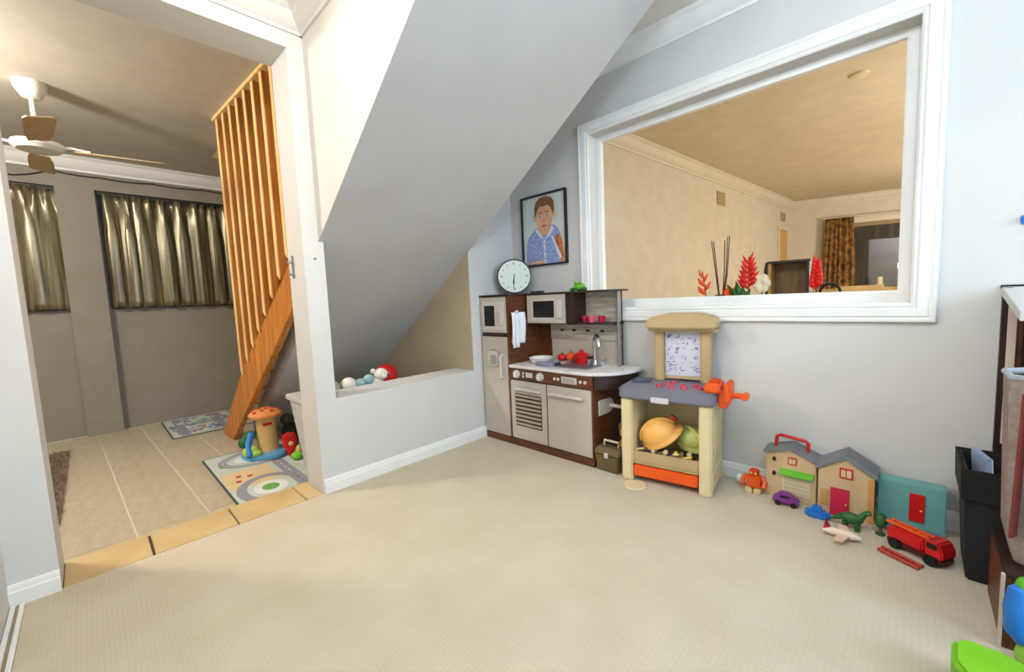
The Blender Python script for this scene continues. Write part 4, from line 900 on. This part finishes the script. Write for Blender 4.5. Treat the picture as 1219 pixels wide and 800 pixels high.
build('body', B().ell((2.10, -.24, .045), (.04, .02, .024), 12, 8), DGREEN, t); build('neck', B().tube([(2.125, -.24, .05), (2.145, -.24, .08), (2.16, -.24, .085)], [.014, .01, .012], 8), DGREEN, t); build('tail', B().tube([(2.07, -.24, .045), (2.03, -.235, .02)], [.014, .004], 8), DGREEN, t)
for dx in (-.02, .02):
    for dy in (-.012, .012): build('leg', B().cyl((2.10 + dx, -.24 + dy, .04), (2.10 + dx, -.24 + dy, 0), .009, n=8), DGREEN, t)
t = thing('toy_plane', 'cream toy aeroplane lying on the carpet by the toy house', 'toy aeroplane', (2.08, -.35, 0))
build('fuselage', B().tube([(2.02, -.35, .018), (2.05, -.35, .022), (2.11, -.35, .022), (2.14, -.35, .02)], [.006, .015, .016, .006], 10), mat('plane_cream', (236, 214, 190), .5), t); build('wing', B().prism([(2.06, -.42), (2.09, -.42), (2.11, -.35), (2.09, -.28), (2.06, -.28), (2.075, -.35)], 'xy', .02, .026), mat('plane_cream2', (226, 190, 170), .5), t); build('tail_fin', B().prism([(2.02, .022), (2.04, .022), (2.025, .05)], 'xz', -.352, -.308), PINKR, t)
t = thing('toy_tree', 'small green toy tree standing before the teal wing', 'toy tree', (2.19, -.22, 0))
build('crown', B().ell((2.19, -.22, .06), (.022, .022, .03), 10, 8), DGREEN, t); build('trunk', B().cyl((2.19, -.22, 0), (2.19, -.22, .035), .006, n=8), mat('trunk', (120, 84, 50), .7), t); build('foot', B().cyl((2.19, -.22, 0), (2.19, -.22, .005), .016, n=10), DGREEN, t)
# red fire engine
fe = thing('toy_fire_engine', 'red toy fire engine with orange ladder beside the black bin', 'toy truck', (2.30, -.30, 0), -.55)
build('chassis', B().box(-.085, -.034, .014, .085, .034, .034), mat('engine_dark', (90, 26, 22), .5), fe, .004, local=True)
build('body', B().box(-.085, -.036, .034, .03, .036, .075), RED, fe, .006, local=True); cb = build('cab', B().prism([(.034, .034), (.088, .034), (.088, .062), (.074, .09), (.034, .09)], 'xz', -.036, .036), RED, fe, .005, local=True)
build('windscreen', B().box(.042, -.037, .064, .072, .037, .084), BLACK, cb, local=True)
ld = build('ladder', B().box(-.10, -.016, .082, .06, -.010, .090).box(-.10, .010, .082, .06, .016, .090), ORANGE, fe, 0, local=True)
for k in range(7): build('rung', B().box(-.092 + k * .022, -.010, .084, -.086 + k * .022, .010, .088), ORANGE, ld, local=True)
for wx in (-.055, .055):
    for wy in (-.036, .036): build('wheel', B().cyl((wx, wy - .005, .02), (wx, wy + .005, .02), .02, n=14), BLACK, fe, local=True)
build('toy_ladder', B().tube([(2.19, -.36, .008), (2.30, -.42, .008)], .007, 6).tube([(2.20, -.335, .008), (2.31, -.395, .008)], .007, 6).tube([(2.215, -.373, .008), (2.225, -.349, .008)], .005, 6).tube([(2.245, -.389, .008), (2.255, -.365, .008)], .005, 6).tube([(2.275, -.406, .008), (2.285, -.382, .008)], .005, 6), mat('dull_red', (170, 52, 40), .5), label='red toy ladder lying on the carpet before the fire engine', cat='toy ladder')
# black fabric bin
bn = thing('storage_bin', 'black fabric storage bin by the wall beside the tall hamper', 'storage bin', (2.506, -.27, 0))
BK = mat('bin_black', (30, 28, 28), .85, bump=.2, bscale=120)
x0, x1, y0, y1, zt_ = 2.392, 2.62, -.40, -.15, .385
b = B()
def shell(b, x0, x1, y0, y1, z0, z1, ins, th_, mi=0):
    o0 = [(x0+ins, y0+ins), (x1-ins, y0+ins), (x1-ins, y1-ins), (x0+ins, y1-ins)]; o1 = [(x0, y0), (x1, y0), (x1, y1), (x0, y1)]
    i1 = [(x0+th_, y0+th_), (x1-th_, y0+th_), (x1-th_, y1-th_), (x0+th_, y1-th_)]; i0 = [(x0+ins+th_, y0+ins+th_), (x1-ins-th_, y0+ins+th_), (x1-ins-th_, y1-ins-th_), (x0+ins+th_, y1-ins-th_)]
    v = [(x, y, z0) for x, y in o0] + [(x, y, z1) for x, y in o1] + [(x, y, z1) for x, y in i1] + [(x, y, z0 + th_) for x, y in i0]
    f = [[3, 2, 1, 0], [12, 13, 14, 15]]
    for k in range(3): f += [[k*4 + i, k*4 + (i+1) % 4, (k+1)*4 + (i+1) % 4, (k+1)*4 + i] for i in range(4)]
    return b.add(v, f, mi)
build('body', shell(b, x0, x1, y0, y1, 0, zt_, .02, .012), BK, bn, .005)
build('rim_band', shell(B(), x0 - .006, x1 + .006, y0 - .006, y1 + .006, zt_ - .10, zt_ + .004, .003, .005), mat('bin_black2', (22, 20, 20), .8), bn)
t = thing('picture_book', 'pale blue picture book standing in the black bin', 'book', (2.45, -.275, .013))
build('cover', B().obox((2.450, -.275, .215), (.014, .12, .40), (0, -.06, .2)), mat('book_blue', (150, 170, 200), .6), t)
build('pages', B().obox((2.4592, -.2735, .2145), (.004, .115, .395), (0, -.06, .2)), WHITE, t)
t = thing('yellow_book', 'yellow-green picture book standing in the black bin', 'book', (2.52, -.25, .013))
build('cover', B().obox((2.53, -.275, .22), (.012, .11, .40), (0, .05, -.35)), mat('book_yellow', (214, 206, 120), .6), t); build('pages', B().obox((2.539, -.278, .2195), (.006, .105, .395), (0, .05, -.35)), WHITE, t)
# tall fabric hamper on a low brown crate
cr_ = thing('wooden_crate', 'low brown wooden crate under the fabric hamper', 'crate', (2.68, -.55, 0))
build('board', B().box(2.458, -.70, .0, 2.47, -.41, .20), ESP, cr_, .002); build('board', B().box(2.47, -.70, 0, 2.93, -.688, .20), ESP, cr_, .002); build('board', B().box(2.47, -.42, 0, 2.93, -.41, .20), ESP, cr_, .002); build('board', B().box(2.918, -.688, 0, 2.93, -.42, .20), ESP, cr_, .002)
build('lid', B().box(2.458, -.70, .20, 2.93, -.41, .212), ESPD, cr_, .002); build('edge_strip', B().box(2.450, -.708, 0, 2.4575, -.694, .212), mat('edge_pale', (206, 190, 178), .5), cr_, .001)
hm = thing('laundry_hamper', 'tall taupe fabric hamper with pale rim at the right edge', 'hamper', (2.615, -.57, .213))
HM = mat('hamper_fabric', (158, 142, 136), .9, var=(142, 122, 116), vscale=50, bump=.3, bscale=200)
def oct_(r, k=8): return [(2.615 + r * math.cos(2*PI*(i + .5)/k), -.57 + r * .82 * math.sin(2*PI*(i + .5)/k)) for i in range(k)]
v = []; ks = ((.145, .213), (.165, .30), (.178, .735), (.168, .735), (.14, .24))
for r, z in ks: v += [(x, y, z) for x, y in oct_(r)]
fs = [list(range(8))[::-1], list(range(32, 40))] + [[j*8 + i, j*8 + (i+1) % 8, (j+1)*8 + (i+1) % 8, (j+1)*8 + i] for j in range(4) for i in range(8)]
build('body', B().add(v, fs), [HM], hm, .004); build('lining', B().add([(x, y, z) for r, z in ((.1675, .73), (.139, .245)) for x, y in oct_(r)], [[i, (i+1) % 8, 8 + (i+1) % 8, 8 + i] for i in range(8)] + [list(range(8, 16))]), mat('hamper_lining', (20, 18, 20), .9), hm)
build('rim', B().tube([(x, y, .738) for x, y in oct_(.174)], .009, 8, closed=True), mat('hamper_rim', (168, 168, 178), .6), hm)
build('strap', B().obox((2.4545 + .02, -.655, .50), (.006, .03, .40), (0, .02, -.45)), mat('strap_red', (120, 48, 40), .8), hm)
# slope-topped organiser against the wall
og = thing('toy_organiser', 'dark brown organiser unit with sloping pale top at the right edge', 'shelf unit', (2.8, -.2, 0))
build('back_post', B().box(2.49, -.03, 0, 2.515, -.006, .972), ESPD, og, .001)
build('side_panel', B().box(2.515, -.125, .03, 2.53, -.03, .93), ESP, og); build('side_strip', B().box(2.495, -.134, .42, 2.515, -.125, .93), mat('strip_pale', (214, 196, 188), .5), og)
build('back_panel', B().box(2.53, -.02, .03, 3.2, -.008, .95), ESPD, og)
build('shelf', B().box(2.53, -.36, .45, 3.2, -.02, .465), ESPD, og); build('inner_panel', B().box(2.58, -.36, .465, 2.595, -.125, .915), mat('panel_redbrown', (86, 30, 22), .5), og)
build('end_panel', B().box(3.19, -.38, 0, 3.205, -.02, .92), ESPD, og)
build('top', B().prism([(-.006, .975), (-.006, .945), (-.40, .875), (-.40, .905)], 'yz', 2.488, 3.2), mat('top_pale', (206, 204, 200), .5), og, .002)
build('top_edge', B().box(2.486, -.006, .968, 3.2, -.001, .982), BLACK, og)
t = thing('yellow_bucket', 'yellow toy bucket on the organiser shelf behind the hamper', 'bucket', (2.555, -.19, .466))
build('pail', B().lathe((2.553, -.20, .4655), [(.035, 0), (.05, .20), (.054, .21), (.046, .21), (.03, .01), (.001, .01)], 18), YELL, t) if False else build('pail', B().lathe((2.548, -.21, .4655), [(.025, 0), (.030, .18), (.030, .20), (.001, .22)], 18), YELL, t)
build('lid', B().ell((2.548, -.21, .69), (.030, .030, .02), 14, 8), YELL, t)
# green and blue floor toys at the right edge
t = thing('ride_on_toy', 'blue and green plastic toy leaning against the brown crate', 'toy', (2.50, -.76, 0))
build('tube', B().tube([(2.485, -.745, .205), (2.48, -.75, .20), (2.475, -.76, .155), (2.478, -.77, .10), (2.49, -.775, .08)], [.018, .024, .027, .027, .02], 12), BLUE, t)
build('tube_end', B().ell((2.49, -.745, .215), (.022, .022, .024), 12, 8), GREEN, t); build('foot', B().ell((2.505, -.775, .045), (.035, .03, .045), 14, 10), mat('toy_lime2', (150, 200, 70), .45), t); build('wing', B().ell((2.53, -.755, .17), (.03, .02, .05), 12, 8), GREEN, t)
t = thing('toy_turtle', 'large lime green plastic toy at the bottom right corner', 'toy', (2.47, -.94, 0))
tp_ = [(2.365, -.90), (2.375, -.875), (2.40, -.862), (2.425, -.868), (2.445, -.862), (2.49, -.885), (2.56, -.90), (2.62, -.96), (2.60, -1.06), (2.40, -1.06), (2.362, -.97)]
tp_ = [(x - .014, y - .03) for x, y in tp_]
build('shell', B().prism(tp_, 'xy', .05, .11), mat('turtle_green', (122, 190, 26), .4), t, .012, seg=3)
build('rim', B().prism([(x + .006, y + .014) for x, y in tp_], 'xy', .02, .05), mat('turtle_blue', (30, 96, 150), .4), t, .006)
build('belly', B().prism([(2.44, -.85), (2.50, -.845), (2.62, -.88), (2.64, -1.0), (2.44, -1.0)], 'xy', 0, .02), mat('turtle_cream', (236, 226, 160), .5), t, .004)
# blue clip on the wall near the right edge
t = thing('wall_hook', 'small bright blue hook on the wall at the right edge', 'hook', (2.537, -.01, 1.20))
build('plate', B().prism(rrect(2.522, 1.195, 2.56, 1.228, .01), 'xz', -.008, -.0005), BLUE, t, .002); build('peg', B().tube([(2.535, -.008, 1.212), (2.535, -.024, 1.210), (2.535, -.03, 1.222)], .006, 8), SKY, t)

# ================================================================== SIDEBOARD WITH FLOWERS behind the internal window
sb = thing('sideboard', 'cream sideboard behind the internal window carrying the flowers', 'sideboard', (1.6, .40, 0))
SBM = mat('sideboard_cream', (214, 196, 160), .6)
build('top', B().box(1.1, .18, .88, 2.3, .62, .91), SBM, sb, .004); build('body', B().box(1.13, .2, .06, 2.27, .6, .88), SBM, sb); 
for x in (1.15, 2.21): build('leg', B().box(x, .22, 0, x + .04, .58, .06), SBM, sb)
def flower(x, y, z, h, m, label, name='heliconia_flower', n=9, w_=.05, lean=0):
    t = thing(name, label, 'flower', (x, y, z))
    build('stem', B().tube([(x, y, z), (x + lean * .5, y, z + h * .5), (x + lean, y, z + h)], .004, 6), mat('stem_green', (70, 110, 50), .7), t)
    for k in range(n):
        f_ = k / n; zz = z + h * (.42 + .6 * f_); s_ = 1 if k % 2 else -1; r_ = w_ * (1.0 - .6 * f_); xx = x + lean * (.42 + .6 * f_)
        build('petal', B().tube([(xx, y, zz - .02), (xx + s_ * r_ * .5, y - .012, zz + .004), (xx + s_ * r_, y - .006 * (k % 3), zz + .035)], [.006, .014 * (1.2 - f_ * .6), .002], 8), m, t)
    return t
FR = mat('flower_red', (228, 40, 22), .6, var=(204, 20, 16)); FO = mat('flower_orange', (236, 84, 24), .6)
SZ = .911
vs = thing('flower_vase', 'dark low vase with twigs on the sideboard left of the flowers', 'vase', (1.40, .40, SZ))
build('pot', B().lathe((1.40, .40, SZ), [(.03, 0), (.05, .02), (.045, .06), (.03, .07), (.026, .065), (.001, .065)], 16), mat('vase_dark', (70, 50, 36), .4), vs)
for k, (dx, tz) in enumerate(((-.055, 1.315), (-.045, 1.31), (.02, 1.31), (.035, 1.33), (.045, 1.335))):
    build('twig', B().tube([(1.40 + dx * .3, .40, SZ + .06), (1.40 + dx * .6, .40 + .003 * k, 1.1), (1.395 + dx, .40 + .004 * k, tz)], [.004, .0035, .003], 6), mat('twig', (74, 50, 34), .8), vs)
flower(1.315, .40, SZ, .22, FO, 'small orange heliconia bloom left of the twigs', n=5, w_=.045, lean=-.03)
flower(1.545, .42, SZ, .285, FR, 'tall red flower spike in the middle of the sill', n=12, w_=.062)
flower(1.455, .40, SZ, .10, FO, 'low orange flower at the foot of the twigs', n=7, w_=.05)
t = thing('leaf_spray', 'green leaves beside the tall red flower', 'leaves', (1.50, .40, SZ))
for k, (a_, l_) in enumerate(((-.5, .13), (.2, .12), (.7, .10), (-.1, .15))):
    p0 = Vector((1.50, .39, SZ)); p1 = p0 + Vector((math.sin(a_) * l_, -.01, l_)); pm = (p0 + p1) / 2 + Vector((.01, -.012, .01))
    build('leaf', B().add([p0, pm + Vector((-.022, 0, 0)), p1, pm + Vector((.022, .0, 0)), pm + Vector((0, -.008, 0))], [[0, 4, 1], [1, 4, 2], [2, 4, 3], [3, 4, 0]]), DGREEN, t, solid=.002)
t = thing('white_flower', 'cream white blossom right of the tall red flower', 'flower', (1.615, .42, SZ))
build('stem', B().tube([(1.615, .42, SZ), (1.615, .42, SZ + .10)], .004, 6), MATS['stem_green'], t)
for k in range(6): a_ = k * PI / 3; build('petal', B().ell((1.615 + .025 * math.cos(a_), .41, SZ + .125 + .03 * math.sin(a_)), (.024, .008, .028), 10, 8), mat('petal_cream', (236, 220, 190), .7), t)
flower(1.875, .42, SZ, .235, FR, 'red spotted flower spike right of the dark cabinet', n=13, w_=.032)
# dark framed cabinet/chair back
cb = thing('display_box', 'dark brown upright display box between the red flowers', 'box', (1.74, .46, SZ))
DBX = mat('box_dark', (38, 24, 20), .5); DBI = mat('box_inside', (120, 92, 52), .6, var=(96, 70, 38), stretch=(8, 1, 1))
build('back', B().box(1.655, .515, SZ, 1.835, .525, SZ + .235), DBI, cb); build('side', B().box(1.645, .42, SZ, 1.66, .525, SZ + .24), mat('box_gold', (176, 138, 70), .5), cb); build('side', B().box(1.83, .42, SZ, 1.842, .525, SZ + .24), DBX, cb)
build('top', B().box(1.64, .415, SZ + .235, 1.847, .53, SZ + .248), DBX, cb); build('scroll', B().lathe((1.632, .46, SZ), [(.014, 0), (.02, .05), (.008, .07), (.022, .12), (.010, .15), (.018, .20), (.01, .245)], 12), DBX, cb)
t = thing('curled_handle', 'dark curled metal ornament at the foot of the spotted flower', 'ornament', (1.93, .42, SZ))
build('loop', B().tube([(1.89 + .045 + .045 * math.cos(a_), .42, SZ + .055 + .05 * math.sin(a_)) for a_ in [-.6 + 3.6 * i / 14 for i in range(15)]], .008, 8), BLACK, t); build('foot', B().cyl((1.972, .42, SZ), (1.972, .42, SZ + .03), .012, .009, 10), BLACK, t)
